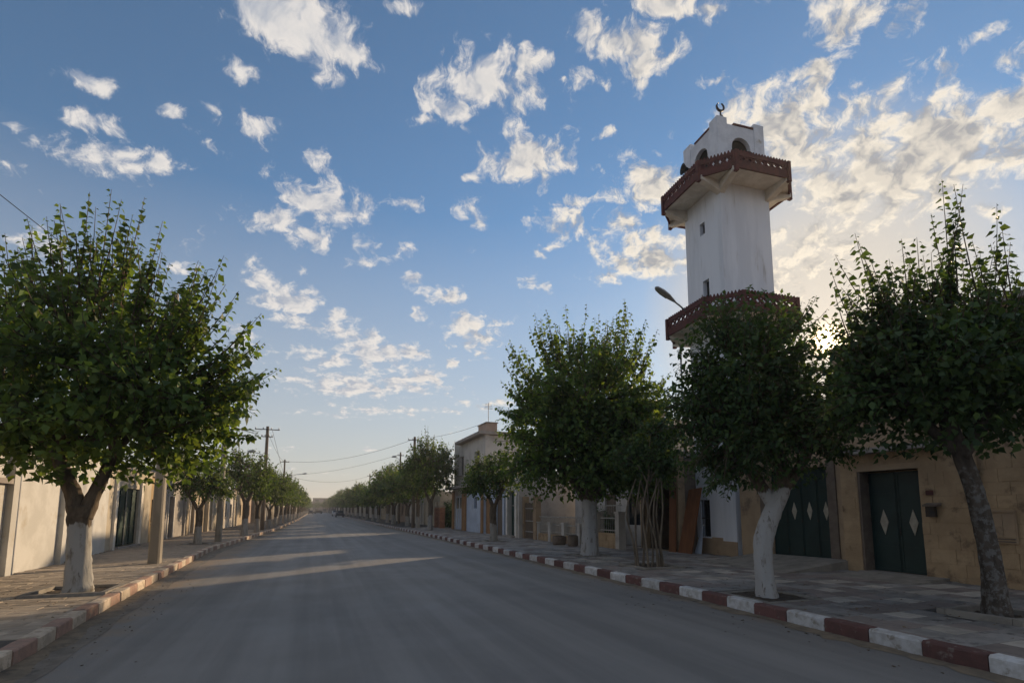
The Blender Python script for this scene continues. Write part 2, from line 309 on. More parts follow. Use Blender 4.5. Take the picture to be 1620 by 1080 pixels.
# ---------------------------------------------------------------- mesh helpers
class MB:
    def __init__(s): s.v=[]; s.f=[]
    def poly(s,pts,faces):
        k=len(s.v); s.v+= [tuple(p) for p in pts]; s.f+=[tuple(i+k for i in f) for f in faces]; return s
    def box(s,x0,x1,y0,y1,z0,z1,j=0,rnd=random):
        p=[(x,y,z) for x in (x0,x1) for y in (y0,y1) for z in (z0,z1)]
        if j: p=[tuple(c+rnd.uniform(-j,j) for c in q) for q in p]
        return s.poly(p,[(0,1,3,2),(4,6,7,5),(0,4,5,1),(2,3,7,6),(0,2,6,4),(1,5,7,3)])
    def prism(s,pts,ax,a,b):
        """extrude a closed 2-D outline along axis ax from a to b; pts are the other two coordinates in x,y,z order"""
        def P(q,t):
            q=list(q); q.insert(ax,t); return tuple(q)
        n=len(pts); f=[tuple(range(n))[::-1],tuple(range(n,2*n))]+[(i,(i+1)%n,n+(i+1)%n,n+i) for i in range(n)]
        return s.poly([P(q,a) for q in pts]+[P(q,b) for q in pts],f)
    def tube(s,pts,rad,n=8,cap=True,jit=0,seed=0):
        rn=random.Random(seed); pts=[Vector(p) for p in pts]
        if isinstance(rad,(int,float)): rad=[rad]*len(pts)
        k=len(s.v); up=None
        for i,p in enumerate(pts):
            d=(pts[min(i+1,len(pts)-1)]-pts[max(i-1,0)]).normalized()
            if up is None: up=Vector((1,0,0)) if abs(d.x)<.9 else Vector((0,1,0))
            a=(up-d*up.dot(d)).normalized(); bb=d.cross(a); up=a
            for q in range(n):
                r=rad[i]*(1+rn.uniform(-jit,jit)); t=2*math.pi*q/n
                s.v.append(tuple(p+a*(math.cos(t)*r)+bb*(math.sin(t)*r)))
        for i in range(len(pts)-1):
            for q in range(n):
                s.f.append((k+i*n+q,k+i*n+(q+1)%n,k+(i+1)*n+(q+1)%n,k+(i+1)*n+q))
        if cap:
            s.f.append(tuple(k+q for q in range(n))[::-1]); s.f.append(tuple(k+(len(pts)-1)*n+q for q in range(n)))
        return s
    def mesh(s,name):
        m=bpy.data.meshes.new(name); m.from_pydata(s.v,[],s.f); m.update(); return m
    def build(s,name,m,parent=None,smooth=False,loc=None):
        me=s.mesh(name); me.materials.append(M[m] if isinstance(m,str) else m)
        if smooth: me.shade_smooth()
        return link(name,me,parent,loc)
def link(name,me,parent=None,loc=None):
    o=bpy.data.objects.new(name,me); col.objects.link(o)
    if parent is not None: o.parent=parent
    if loc: o.location=loc
    return o
def box(name,m,parent,*a,**k): return MB().box(*a,**k).build(name,m,parent)
def tag(o,label=None,cat=None,group=None,kind=None):
    for k,v in (('label',label),('category',cat),('group',group),('kind',kind)):
        if v: o[k]=v
    return o
def thing(name,label,cat,loc=(0,0,0),group=None):
    return tag(link(name,None,None,loc),label,cat,group)
def copy_tree(o,parent=None):
    c=o.copy(); col.objects.link(c); c.parent=parent
    for ch in o.children: copy_tree(ch,c)
    return c
def wall(mb,X0,X1,Y0,Y1,z0,z1,holes=()):
    """wall running along Y with real openings"""
    ys=sorted({Y0,Y1,*[h for q in holes for h in q[:2]]}); zs=sorted({z0,z1,*[h for q in holes for h in q[2:]]})
    for a,b in zip(ys,ys[1:]):
        for c,d in zip(zs,zs[1:]):
            if not any(h[0]<=a and b<=h[1] and h[2]<=c and d<=h[3] for h in holes): mb.box(X0,X1,a,b,c,d)
    return mb
ORD='first second third fourth fifth sixth seventh eighth ninth tenth eleventh twelfth thirteenth fourteenth fifteenth sixteenth seventeenth eighteenth nineteenth twentieth'.split()+['twenty-'+w for w in 'first second third fourth fifth sixth seventh eighth ninth'.split()]
rnd=random.Random(7)
PZ=.16

# ---------------------------------------------------------------- ground, road, pavements, kerbs
def lerp(tab,y):
    for (a,b),(c,d) in zip(tab,tab[1:]):
        if y<=c: return b+(d-b)*(y-a)/(c-a)
    return tab[-1][1]
KL=[(-30,-2.6),(7.5,-2.92),(10,-3.12),(14,-3.32),(24,-3.78),(33,-3.4),(49,-2.75),(88,-2.35),(400,-2.3)]
KR=[(-30,6.45),(4,6.5),(8,6.68),(33,6.72),(60,6.6),(400,6.5)]
kl=lambda y:lerp(KL,y); kr=lambda y:lerp(KR,y)
END=330
tag(MB().poly([(-1500,-1500,-.06),(1500,-1500,-.06),(1500,1500,-.06),(-1500,1500,-.06)],[(0,1,2,3)]).build('ground','earth'),kind='structure')
def strip(name,m,fa,fb,z,ys):
    mb=MB(); P=[]
    for y in ys: P+=[(fa(y),y,z),(fb(y),y,z)]
    mb.poly(P,[(2*i,2*i+1,2*i+3,2*i+2) for i in range(len(ys)-1)]); return mb.build(name,m)
YS=[-30,0,4,7.5,10,12,14,18,24,28,33,40,49,60,88,140,END]
tag(strip('road','asphalt',lambda y:kl(y)-.02,lambda y:kr(y)+.02,0,YS),kind='structure')
def thick_strip(name,m,fa,fb,z0,z1,ys):
    mb=MB(); P=[]
    for y in ys: P+=[(fa(y),y,z0),(fa(y),y,z1),(fb(y),y,z1),(fb(y),y,z0)]
    n=len(ys); F=[]
    for i in range(n-1):
        a=4*i
        F+=[(a+1,a+2,a+6,a+5),(a,a+1,a+5,a+4),(a+2,a+3,a+7,a+6)]
    mb.poly(P,F); return mb.build(name,m)
KW=.17
pavL=tag(thick_strip('pavement_left','grout',lambda y:-9.5,lambda y:kl(y)-KW-.004,-.05,PZ-.018,YS),kind='structure')
pavR=tag(thick_strip('pavement_right','grout',lambda y:kr(y)+KW+.004,lambda y:15,-.05,PZ-.018,YS),kind='structure')

# tree pits: (x,y,half) get no slabs
PITS=[(-4.03,12.12,.62),(9.1,4.78,.5),(7.48,7.3,.6),(8.48,12.15,.62),(8.7,15.91,.5),(8.18,24.6,.5),(-4.75,26.9,.5)]
def in_pit(x,y,m=0): return any(abs(x-a)<h+m and abs(y-b)<h+m for a,b,h in PITS)
def slab_mesh(name,w,l,t=.03,seed=0):
    """flat slab with a chamfered upper edge, centred, top at z=0"""
    r=random.Random(seed); e=.006; v=[]
    for z,i in ((-t,0),(-e,0),(0,e)):
        for x,y in ((-w/2,-l/2),(w/2,-l/2),(w/2,l/2),(-w/2,l/2)):
            v.append((x-math.copysign(i,x)+r.uniform(-.003,.003),y-math.copysign(i,y)+r.uniform(-.003,.003),z+(r.uniform(-.002,.002) if z==0 else 0)))
    f=[(8,9,10,11)]+[(4*k+i,4*k+(i+1)%4,4*k+4+(i+1)%4,4*k+4+i) for k in (0,1) for i in range(4)]
    return v,f
def pave(parent,xa,xb,ya,yb,tw,tl,mats,weights,rest_to,stagger,rng_,limit=300):
    meshes={}; W=abs(tw)
    for m in mats:
        for k in range(4):
            v,f=slab_mesh('s',(W/2 if k==3 else W)-.012,tl-.012,seed=k); me=bpy.data.meshes.new('paving_slab'); me.from_pydata(v,[],f); me.materials.append(M[m]); me.update(); meshes[m,k]=me
    cells=[]; row=0; y=ya; sg=math.copysign(1,tw); tw=abs(tw)
    while y<rest_to:
        x=xa(y+tl/2); hi=xb(y)
        if stagger and row%2: x+=sg*.0; first=tw/2
        else: first=tw
        while (hi-x)*sg>tw*.6:
            cx,cy=x+sg*first/2,y+tl/2
            if not in_pit(cx,cy,.08): cells.append((cx,cy,first<tw))
            x+=sg*first; first=tw
        y+=tl; row+=1
    near=sorted((c for c in cells if c[1]<yb),key=lambda c:math.hypot(c[0],c[1]))[:limit]; ns=set(near)
    for cx,cy,hf in near:
        m=rng_.choices(mats,weights)[0]
        o=link('paving_slab',meshes[m,3 if hf else rng_.randrange(3)],parent,(cx,cy,PZ+rng_.uniform(-.005,.002))); o.rotation_euler=(rng_.uniform(-.006,.006),rng_.uniform(-.006,.006),rng_.uniform(-.006,.006))
    rest={m:MB() for m in mats}
    for cx,cy,hf in cells:
        if (cx,cy,hf) in ns: continue
        v,f=slab_mesh('s',(W/2 if hf else W)-.012,tl-.012); dz=PZ+rng_.uniform(-.004,.002)
        rest[rng_.choices(mats,weights)[0]].poly([(a+cx,b+cy,c+dz) for a,b,c in v],f)
    for m in mats:
        if rest[m].v: tag(rest[m].build('paving_slabs',m,parent),kind='stuff')
pave(pavR,lambda y:kr(y)+KW+.008,lambda y:12.62,2.2,16,.42,.42,['slab_grey','slab_red','slab_beige'],[5,3,1.3],46,True,random.Random(3))
pave(pavL,lambda y:kl(y)-KW-.008,lambda y:-6.66 if y<19 else -7.12,8,17,-.54,.27,['paver_left'],[1],44,True,random.Random(5))

def kerb_mesh(name,l,h,m,seed):
    r=random.Random(seed); e=.022; w=KW; out=[(0,0),(0,h-e),(e*.5,h-e*.3),(e*1.3,h),(w,h),(w,0)]
    mb=MB(); n=len(out); k=3; P=[]
    for i in range(k+1):
        y=-l/2+l*i/k
        for x,z in out: P.append((x+r.uniform(-.004,.004),y,z-.03+(r.uniform(-.004,.003) if z>.05 else 0)))
    F=[(i*n+q,i*n+(q+1)%n,(i+1)*n+(q+1)%n,(i+1)*n+q) for i in range(k) for q in range(n)]+[tuple(range(n)),tuple(k*n+q for q in range(n))[::-1]]
    mb.poly(P,F); me=mb.mesh(name); me.materials.append(M[m]); return me
def kerb(name,f,side,mats,y0,l,nsolo,hgt):
    root=tag(MB().poly([(f(y)+side*(KW+.002 if q else .012),y,-.02) for y in YS[1:] for q in (0,1)],[(2*i,2*i+1,2*i+3,2*i+2) for i in range(len(YS)-2)]).build(name,'grout'),kind='structure')
    ms={(m,k):kerb_mesh('kerb_stone',l-.012,hgt+.03,m,k) for m in mats for k in range(3)}
    rest={m:MB() for m in mats}; y=y0; i=0; rr=random.Random(11)
    while y<300:
        ln=l if i<nsolo else l; m=mats[i%2]; yc=y+ln/2; a=math.atan2(f(y+ln)-f(y),ln); x=f(yc)
        if i<nsolo:
            o=link('kerb_stone',ms[m,rr.randrange(3)],root,(x+rr.uniform(-.008,.008),yc,rr.uniform(-.006,.006)))
            o.rotation_euler=(0,rr.uniform(-.012,.012),-a if side>0 else math.pi-a)
        else: rest[m].box(min(x,x+side*KW),max(x,x+side*KW),y+.006,y+ln-.006,-.03,hgt)
        y+=ln; i+=1
    for m in mats: tag(rest[m].build('kerb_stones',m,root),kind='stuff')
kerb('kerb_right',kr,1,['kerb_white','kerb_red'],.35,.64,90,.185)
kerb('kerb_left',kl,-1,['kerb_pale','kerb_pink'],5.4,.62,90,.185)
# concrete gutter channel along the left kerb
gy=[y for y in YS if y>=0 and y<=49]
gt_=tag(strip('gutter_left','gutter',lambda y:kl(y)+.0,lambda y:kl(y)+.42+.03*math.sin(y*3),.004,[i*.5 for i in range(10,110)]),kind='structure')
# dust and grit drifted against the kerbs
def drift(name,f,side,seed):
    r=random.Random(seed); mb=MB(); n=260; P=[]
    for i in range(n+1):
        y=3+i*.22; w=.12+.22*abs(math.sin(i*.37+seed)+r.uniform(-.6,.6))*.6; h=.008+r.uniform(0,.012)
        x=f(y)-side*.004; P+=[(x,y,.004+h),(x-side*w*.45,y,.004+h*.7),(x-side*w,y,.004)]
    mb.poly(P,[(3*i+a,3*i+a+1,3*i+a+4,3*i+a+3) for i in range(n) for a in (0,1)])
    tag(mb.build(name,'dust',None,True),'pale dust and grit drifted along the '+('right' if side>0 else 'left')+' kerb','dust',kind='stuff')
drift('gutter_dust',kr,1,1); drift('gutter_dust',kl,-1,2)
# loose grit, leaf litter on the road edge
def litter():
    r=random.Random(21); mb=MB()
    for i in range(380):
        left=r.random()<.55; y=3+abs(r.gauss(0,1))*9; x=(kl(y)+abs(r.gauss(0,.5))+.05) if left else (kr(y)-abs(r.gauss(0,.6))-.05); s=r.uniform(.006,.02)
        mb.box(x,x+s,y,y+s*r.uniform(.6,2),.003,.003+s*r.uniform(.15,.5),j=s*.2,rnd=r)
    tag(mb.build('road_litter','twig'),'dry leaf scraps and grit scattered along the gutters','litter',kind='stuff')
litter()
# tree pit edgings
def pit(x,y,h,label,raised):
    t=thing('tree_pit',label,'tree pit',(x,y,0),'square tree pits in the pavements')
    e=.1
    for a in ((-h,h,-h,-h+e),(-h,h,h-e,h),(-h,-h+e,-h+e+.004,h-e-.004),(h-e,h,-h+e+.004,h-e-.004)):
        MB().box(*a,PZ-.1,PZ+raised+rnd.uniform(-.005,.008),j=.006,rnd=rnd).build('edging','concrete',t)
    g=MB(); n=10
    P=[(-h+e+(2*h-2*e)*i/n,-h+e+(2*h-2*e)*j/n,PZ-.012+rnd.uniform(-.012,.016)) for i in range(n+1) for j in range(n+1)]
    g.poly(P,[(i*(n+1)+j,(i+1)*(n+1)+j,(i+1)*(n+1)+j+1,i*(n+1)+j+1) for i in range(n) for j in range(n)]).build('soil','soil',t)
pit(-4.03,12.12,.62,'concrete-edged pit round the big tree on the left pavement',.05)
pit(9.1,4.78,.5,'raised concrete edging round the leaning patchy trunk',.07)
pit(7.48,7.3,.6,'tree pit round the whitewashed trunk in front of the garage',.012)
pit(8.48,12.15,.62,'tree pit holding the cluster of thin bare stems',.03)
pit(8.7,15.91,.5,'tree pit under the large dense tree by the fence',.015)
pit(8.18,24.6,.5,'small tree pit before the dark green house door',.02)
pit(-4.75,26.9,.5,'tree pit past the near concrete pole on the left',.03)

# ---------------------------------------------------------------- minaret
MS=2.06; MA=R(-4); MC=(13.899,14.556)
mn=thing('minaret','white square minaret with two oxblood balconies and a crescent','minaret',(*MC,0)); mn.rotation_euler=(0,0,MA)
h=MS/2
MW0,MW1=.45,.95   # window on the street face (local y)
def shaft():
    mb=MB(); t=.22
    # street face (local -x) with a barred window, a slit window, a balcony door and a small high window
    holes=[(.28,.78,.72,2.0),(-.22,.12,8.2,9.85),(-.12,.16,11.6,12.05)]
    wall(mb,-h,-h+t,-h,h,0,13.08,holes); mb.box(h-t,h,-h,h,0,13.08)
    mb.box(-h+t,h-t,-h,-h+t,0,13.08); mb.box(-h+t,h-t,h-t,h,0,13.08)
    return mb
MIN=bpy.data.materials['minaret_white']
sh_=shaft().build('shaft','minaret_white',mn)
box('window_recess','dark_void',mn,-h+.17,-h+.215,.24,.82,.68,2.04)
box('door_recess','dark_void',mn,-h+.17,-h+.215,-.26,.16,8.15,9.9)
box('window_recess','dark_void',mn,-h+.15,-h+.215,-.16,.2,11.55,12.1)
wg=MB().box(-h+.02,-h+.05,.28,.78,1.34,1.37).build('window_grille','iron',mn)
for k in range(5): MB().tube([(-h+.035,.33+k*.1,.72),(-h+.035,.33+k*.1,2.0)],.009,6).build('grille_bar','iron',wg)
# peeled ochre render at the foot
dd=MB()
for a,b,z in ((-h-.02,-.35,.62),(-.35,.2,.72),(.2,h+.02,.68)): dd.box(-h-.022,-h-.002,a+.001,b-.001,0,z,j=.0)
dd.build('dado','stone_plaster',mn)
def octagon(r,q): return [(-r,-q),(-q,-r),(q,-r),(r,-q),(r,q),(q,r),(-q,r),(-r,q)]
def balcony(z,r,q,ph):
    b=tag(link('balcony',None,mn)); b.location=(0,0,z)
    mb=MB(); o=octagon(r,q); i=[(max(-h,min(h,x)),max(-h,min(h,y))) for x,y in o]
    P=[(*p,0) for p in o]+[(*p,.1) for p in o]; mb.poly(P,[tuple(range(8))[::-1],tuple(range(8,16))]+[(k,(k+1)%8,8+(k+1)%8,8+k) for k in range(8)])
    mb.build('balcony_slab','beam_cream',b)
    for k in range(8):                                    # tapered cantilever beams from the shaft corners
        x,y=o[k]; cx,cy=math.copysign(h-.06,x),math.copysign(h-.06,y)
        d=Vector((x-cx,y-cy,0)); u=d.normalized(); n=Vector((-u.y,u.x,0))*.11; e=Vector((cx,cy,0)); f=Vector((x,y,0))-u*.03
        MB().poly([e-n+Vector((0,0,-.42)),e+n+Vector((0,0,-.42)),e+n+Vector((0,0,-.004)),e-n+Vector((0,0,-.004)),f-n+Vector((0,0,-.14)),f+n+Vector((0,0,-.14)),f+n+Vector((0,0,-.004)),f-n+Vector((0,0,-.004))],
          [(0,1,2,3),(7,6,5,4),(0,4,5,1),(1,5,6,2),(2,6,7,3),(3,7,4,0)]).build('beam','beam_cream',b)
        # parapet panel between o[k] and o[k+1]
        a=Vector((*o[k],0)); c=Vector((*o[(k+1)%8],0)); L=(c-a).length; u=(c-a)/L; w=Vector((u.y,-u.x,0))
        pm=MB()
        def bar(s0,s1,z0,z1,t=.05,off=0):
            Q=[a+u*s+w*o_+Vector((0,0,zz)) for s in (s0,s1) for o_ in (-t+off,t*.4+off) for zz in (z0,z1)]
            pm.poly(Q,[(0,1,3,2),(4,6,7,5),(0,4,5,1),(2,3,7,6),(0,2,6,4),(1,5,7,3)])
        g=.055
        bar(g,L-g,-.06,.20); bar(g,L-g,ph-.14,ph-.02)
        n=max(2,round(L/.26)); st=(L-2*g)/n
        for j in range(n):                                # pierced band: crossed bars
            s0=g+j*st
            for sgn in (0,1):
                z0,z1=(.2,ph-.14) if sgn==0 else (ph-.14,.2)
                p0=a+u*(s0+.01)+Vector((0,0,z0)); p1=a+u*(s0+st-.01)+Vector((0,0,z1)); dv=Vector((0,0,.045))
                Q=[]
                for p in (p0,p1):
                    for o_ in (-.04,.005): Q+=[p+w*o_-dv,p+w*o_+dv]
                pm.poly(Q,[(0,1,3,2),(4,6,7,5),(0,4,5,1),(2,3,7,6),(0,2,6,4),(1,5,7,3)])
        nt_=max(3,round(L/.125)); st=(L-2*g)/nt_
        for j in range(nt_):                              # saw-tooth cresting
            s0=g+j*st
            pts=[a+u*(s0+.004)+Vector((0,0,ph-.02)),a+u*(s0+st-.004)+Vector((0,0,ph-.02)),a+u*(s0+st*.62)+Vector((0,0,ph+.075)),a+u*(s0+st*.38)+Vector((0,0,ph+.075))]
            pm.poly([p-w*.045 for p in pts]+[p+w*.015 for p in pts],[(0,1,2,3),(7,6,5,4),(0,4,5,1),(1,5,6,2),(2,6,7,3),(3,7,4,0)])
        pm.build('parapet_panel','oxblood',b)
        x,y=o[k]; MB().box(x-.06,x+.06,y-.06,y+.06,-.2,ph+.03).build('post','oxblood',b)
    return b
balcony(13.02,1.93,1.08,.52)
balcony(8.1,1.93,1.08,.56)
def lantern():
    b=link('lantern',None,mn); b.location=(0,0,13.1); q=.98; t=.16; H=2.25
    mb=MB()
    def face(ax,sg):
        # wall with an arched opening; pts in (s,z)
        w=.40; zs=1.42; S=q if ax==0 else q-t
        arch=[(-w,0)]+[(-w*math.cos(math.pi*i/10),zs+w*math.sin(math.pi*i/10)) for i in range(11)]+[(w,0)]
        top=[(-S,0),(-S,H)]+[(-S+2*S*i/8,H) for i in range(1,8)]+[(S,H),(S,0)]
        def put(poly):
            A=sg*q; B=sg*(q-t)
            mb.prism([(s_,z_) for s_,z_ in poly],ax,min(A,B),max(A,B))
        put([(-S,0),(-w,0),(-w,H),(-S,H)]); put([(w,0),(S,0),(S,H),(w,H)])
        ar=arch[1:-1]
        for (s0,z0),(s1,z1) in zip(ar,ar[1:]): put([(s0,z0),(s1,z1),(s1,H),(s0,H)])
    for ax in (0,1):
        for sg in (-1,1): face(ax,sg)
    mb.build('lantern_wall','lantern_white',b)
    box('roof','slab_concrete',b,-q+t,q-t,-q+t,q-t,H-.3,H-.12)
    for sx in (-1,1):
        for sy in (-1,1):
            x,y=sx*(q-.19),sy*(q-.19)
            pm=MB().box(x-.21,x+.21,y-.21,y+.21,-.02,H+.22)
            pm.poly([(x-.21,y-.21,H+.22),(x+.21,y-.21,H+.22),(x+.21,y+.21,H+.22),(x-.21,y+.21,H+.22),(x-.08,y-.08,H+.36),(x+.08,y-.08,H+.36),(x+.08,y+.08,H+.36),(x-.08,y+.08,H+.36)],[(0,1,5,4),(1,2,6,5),(2,3,7,6),(3,0,4,7),(4,5,6,7)])
            pm.build('corner_pier','lantern_white',b)
    for a in ((-q-.03,-q+.2,-.56,.3),(-.3,.55,-q-.03,-q+.2)):
        box('coping','oxblood',b,*a,H+.004,H+.07)
    box('arch_shade_fill','dark_void',b,-.76,.76,-.76,.76,.055,H-.32)  # black block added inside the lantern, standing in for shade behind the arches
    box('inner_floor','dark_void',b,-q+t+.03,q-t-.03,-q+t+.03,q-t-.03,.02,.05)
    # finial: pole, ball and crescent
    f=MB().tube([(0,0,H-.15),(0,0,H+1.4)],.03,8).build('finial_pole','iron',b)
    bl=MB().tube([(0,0,H+1.12+z) for z in (-.1,-.07,0,.07,.1)],[.02,.07,.1,.07,.02],10).build('finial_ball','gold',b,True)
    cm=MB(); P=[]; nn=18
    for i in range(nn+1):
        t_=R(-160)+R(320)*i/nn; w_=.065*math.sin(math.pi*i/nn)+.006
        for r_ in (.17-w_*.75,.17+w_*.3):
            for o_ in (-.03,.03): P.append((math.sin(t_)*r_,o_,H+1.55-math.cos(t_)*r_))
    F=[]
    for i in range(nn):
        k=4*i; F+=[(k,k+4,k+6,k+2),(k+1,k+3,k+7,k+5),(k,k+1,k+5,k+4),(k+2,k+6,k+7,k+3)]
    cr=cm.poly(P,F).build('crescent','iron',b)
lantern()
# horn loudspeakers on the balcony
def horn(x,y,z,az,label,s=1):
    t=thing('loudspeaker',label,'loudspeaker',(x,y,z),'horn loudspeakers on the minaret'); t.rotation_euler=(0,0,az); t.scale=(s,s,s)
    a=MB().tube([(-.02+d,0,0) for d in (0,.05,.16,.26,.3)],[.05,.055,.09,.17,.21],14,cap=False); a.build('horn','loudspeaker',t,True)
    MB().tube([(-.2,0,0),(-.02,0,0)],.075,10).build('driver','loudspeaker',t,True)
    MB().box(-.1,-.06,-.02,.02,-.35,0).build('bracket','iron',t)
def ML(x,y,z): 
    c_,s_=math.cos(MA),math.sin(MA); return (MC[0]+x*c_-y*s_,MC[1]+x*s_+y*c_,z)
horn(*ML(-1.25,.32,14.3),math.pi*.93,'black horn loudspeaker on the street side of the lantern',1.0)
horn(*ML(.12,-.95,14.05),-math.pi/2,'black horn loudspeaker in the lantern arch facing us',1.0)
horn(*ML(-1.2,-.05,13.95),-math.pi*.8,'lower black horn loudspeaker behind the balcony cresting',.9)
# lamp on an arm rising from the lower balcony
def balcony_lamp():
    p0=Vector(ML(-1.1,.4,8.6)); p1=Vector((11.37,14.2,8.55)); p2=Vector((10.27,14.0,8.95))
    t=thing('street_lamp','grey street lamp head reaching out over the lower balcony','street lamp',tuple(p0))
    MB().tube([Vector((0,0,0)),Vector((-.3,0,.02)),p1-p0,p1-p0+(p2-p1)*.3],.028,8).build('arm','lamp_grey',t,True)
    d=(p2-p1); q=[p1-p0+d*a for a in (.15,.3,.5,.75,.95,1.0)]
    o=MB(); u=d.normalized(); sd_=u.cross(Vector((0,0,1))).normalized(); n_=sd_.cross(u)
    P=[]
    for c_,w_ in zip(q,(.03,.07,.12,.13,.09,.03)):
        for k in range(12):
            a=2*math.pi*k/12; P.append(c_+sd_*(math.cos(a)*w_)+n_*(math.sin(a)*w_*(.75 if math.sin(a)>0 else .35)))
    F=[(i*12+k,i*12+(k+1)%12,(i+1)*12+(k+1)%12,(i+1)*12+k) for i in range(5) for k in range(12)]+[tuple(range(60,72))]
    o.poly(P,F).build('lamp_head','lamp_grey',t,True)
    ln=MB(); P=[]
    for c_,w_ in zip(q[2:5],(.08,.095,.06)): P+=[c_-sd_*w_-n_*.055,c_+sd_*w_-n_*.055]
    ln.poly(P,[(0,1,3,2),(2,3,5,4)]).build('lens','lamp_lens',t)
balcony_lamp()

# ---------------------------------------------------------------- near houses on the right
def diamond(parent,x,y,z,hw=.105,hh=.29):
    MB().prism([(y,z-hh),(y+hw,z),(y,z+hh),(y-hw,z)],0,x-.012,x).build('diamond_plate','diamond',parent)
# honey-stone house with the diamond door
sh=thing('stone_house','honey stone house with a diamond double door behind the leaning tree','house',(12.6,6.5,0))
bx=12.6
def rel(mb,o): 
    mb.v=[(a-o[0],b-o[1],c-o[2]) for a,b,c in mb.v]; return mb
O1=(12.6,6.5,0)
core=wall(MB(),bx+.010,bx+.42,3.0,9.74,0,3.02,[(7.87,9.30,0,2.58)]); rel(core,O1).build('wall_core','mortar',sh)
rr=random.Random(4); z=.0; meshes_n=0; row=0
while z<3.0:
    hh=min(rr.choice((.26,.30,.34)),3.02-z); y=3.0-(.2 if row%2 else 0)
    while y<9.74:
        w=rr.choice((.32,.42,.5,.6)); a,b=max(y,3.0),min(y+w,9.74)
        if b>9.45: b=9.74; w=b-y+.01
        segs=[(a,b)]
        if z<2.57 and z+hh>.02:
            segs=[]
            if a<7.87: segs.append((a,min(b,7.87)))
            if b>9.30: segs.append((max(a,9.30),b))
        for s0,s1 in segs:
            zt=z+hh
            if z<2.58<z+hh and s1>7.87 and s0<9.30: continue
            if s1-s0<.06: continue
            d=rr.uniform(-.005,.004)
            rel(MB().box(bx+d,bx+.10,s0+.003,s1-.003,z+.003,zt-.003,j=.003,rnd=rr),O1).build('stone_block','stone',sh)
        y+=w
    z+=hh; row+=1
# blocks bridging above the opening
lt=wall(MB(),bx-.006,bx+.40,7.80,9.36,2.58,2.72); rel(lt,O1).build('lintel','stone_plaster',sh)
up=wall(MB(),bx+.01,bx+.4,3.0,9.74,3.02,5.68); rel(up,O1).build('upper_wall','stone_plaster',sh)
rel(MB().box(bx-.32,bx+.4,7.3,9.72,3.0,3.11,j=.006),O1).build('canopy_slab','slab_concrete',sh)
rel(MB().box(bx-.22,bx-.0,7.6,9.62,3.114,3.62,j=.008),O1).build('canopy_upstand','stone_plaster',sh)
rel(MB().box(bx-.16,bx+.5,2.98,9.78,5.684,5.8,j=.008),O1).build('roof_edge','slab_concrete',sh)
rel(MB().box(bx+.4,bx+7,3.0,9.7,0,5.62),O1).build('house_body','stone_plaster',sh)
rel(MB().box(bx+.02,bx+.38,9.245,9.298,.16,2.575),O1).build('jamb','jamb_stone',sh)
rel(MB().box(bx-.12,bx+.36,7.85,9.34,.02,.19,j=.006),O1).build('threshold','slab_concrete',sh)
dr=link('double_door',None,sh); dr.location=(.35,2.09,0)  # centre of the door, y=8.59
for k,(a,b) in enumerate(((-.68,-.006),(.006,.655))):
    lf=MB().box(-.02,.02,a,b,.2,2.55).build('door_leaf','door_green',dr)
    c=(a+b)/2
    for q in (a+.02,b-.05): MB().box(-.034,-.022,q,q+.03,.22,2.53).build('rail','door_green',lf)
    for q in (.22,.75,2.05,2.47): MB().box(-.032,-.022,a+.055,b-.055,q,q+.05).build('rail','door_green',lf)
    diamond(lf,-.024,c,1.36,.10,.30)
    for q in (.45,1.35,2.3): MB().tube([(-.03,(b if k else a),q),(-.03,(b if k else a),q+.11)],.013,6).build('hinge','iron',lf)
MB().tube([(-.05,-.04,1.05),(-.05,-.04,1.25)],.012,6).build('handle','iron',dr)
# things fixed to its wall
mt=thing('meter_box','pale electricity meter cupboard on the stone wall right of the leaning trunk','meter box',(12.585,6.38,1.3))
MB().box(-.03,0,-.21,.21,-.30,.30,j=.003).build('cabinet','stone_plaster',mt)
for a,b in ((-.19,-.004),(.004,.19)): MB().box(-.042,-.032,a,b,-.18,.26).build('cabinet_door','stone_plaster',mt)
MB().box(-.05,-.01,-.22,.22,.305,.345).build('hood','stone_plaster',mt)
for z in (-.22,-.27): MB().box(-.045,-.031,-.18,.18,z,z+.02).build('slot','jamb_stone',mt)
ib=thing('intercom_box','small grey hooded box on the wall beside the diamond door','wall box',(12.58,7.62,1.62))
MB().box(-.09,0,-.08,.1,-.12,.12,j=.004).build('casing','iron',ib)
MB().prism([(-.15,.10),(-.15,.14),(0,.18),(0,.12)],1,-.18,.12).build('hood','jamb_stone',ib)
np_=thing('number_plate','tiny dark number plate above the grey wall box','plate',(12.583,7.66,2.02))
MB().box(-.008,0,-.075,.075,-.05,.05).build('plate','oxblood',np_)
dp=thing('drain_pipe','thin vertical drainpipe on the stone wall behind the leaning trunk','pipe',(12.52,6.74,0))
MB().tube([(0,0,.2),(0,0,5.8)],.04,8).build('pipe','stone_plaster',dp,True)
for z in (.9,2.4,4.0): MB().box(-.05,.07,-.055,.055,z,z+.035).build('clip','jamb_stone',dp)

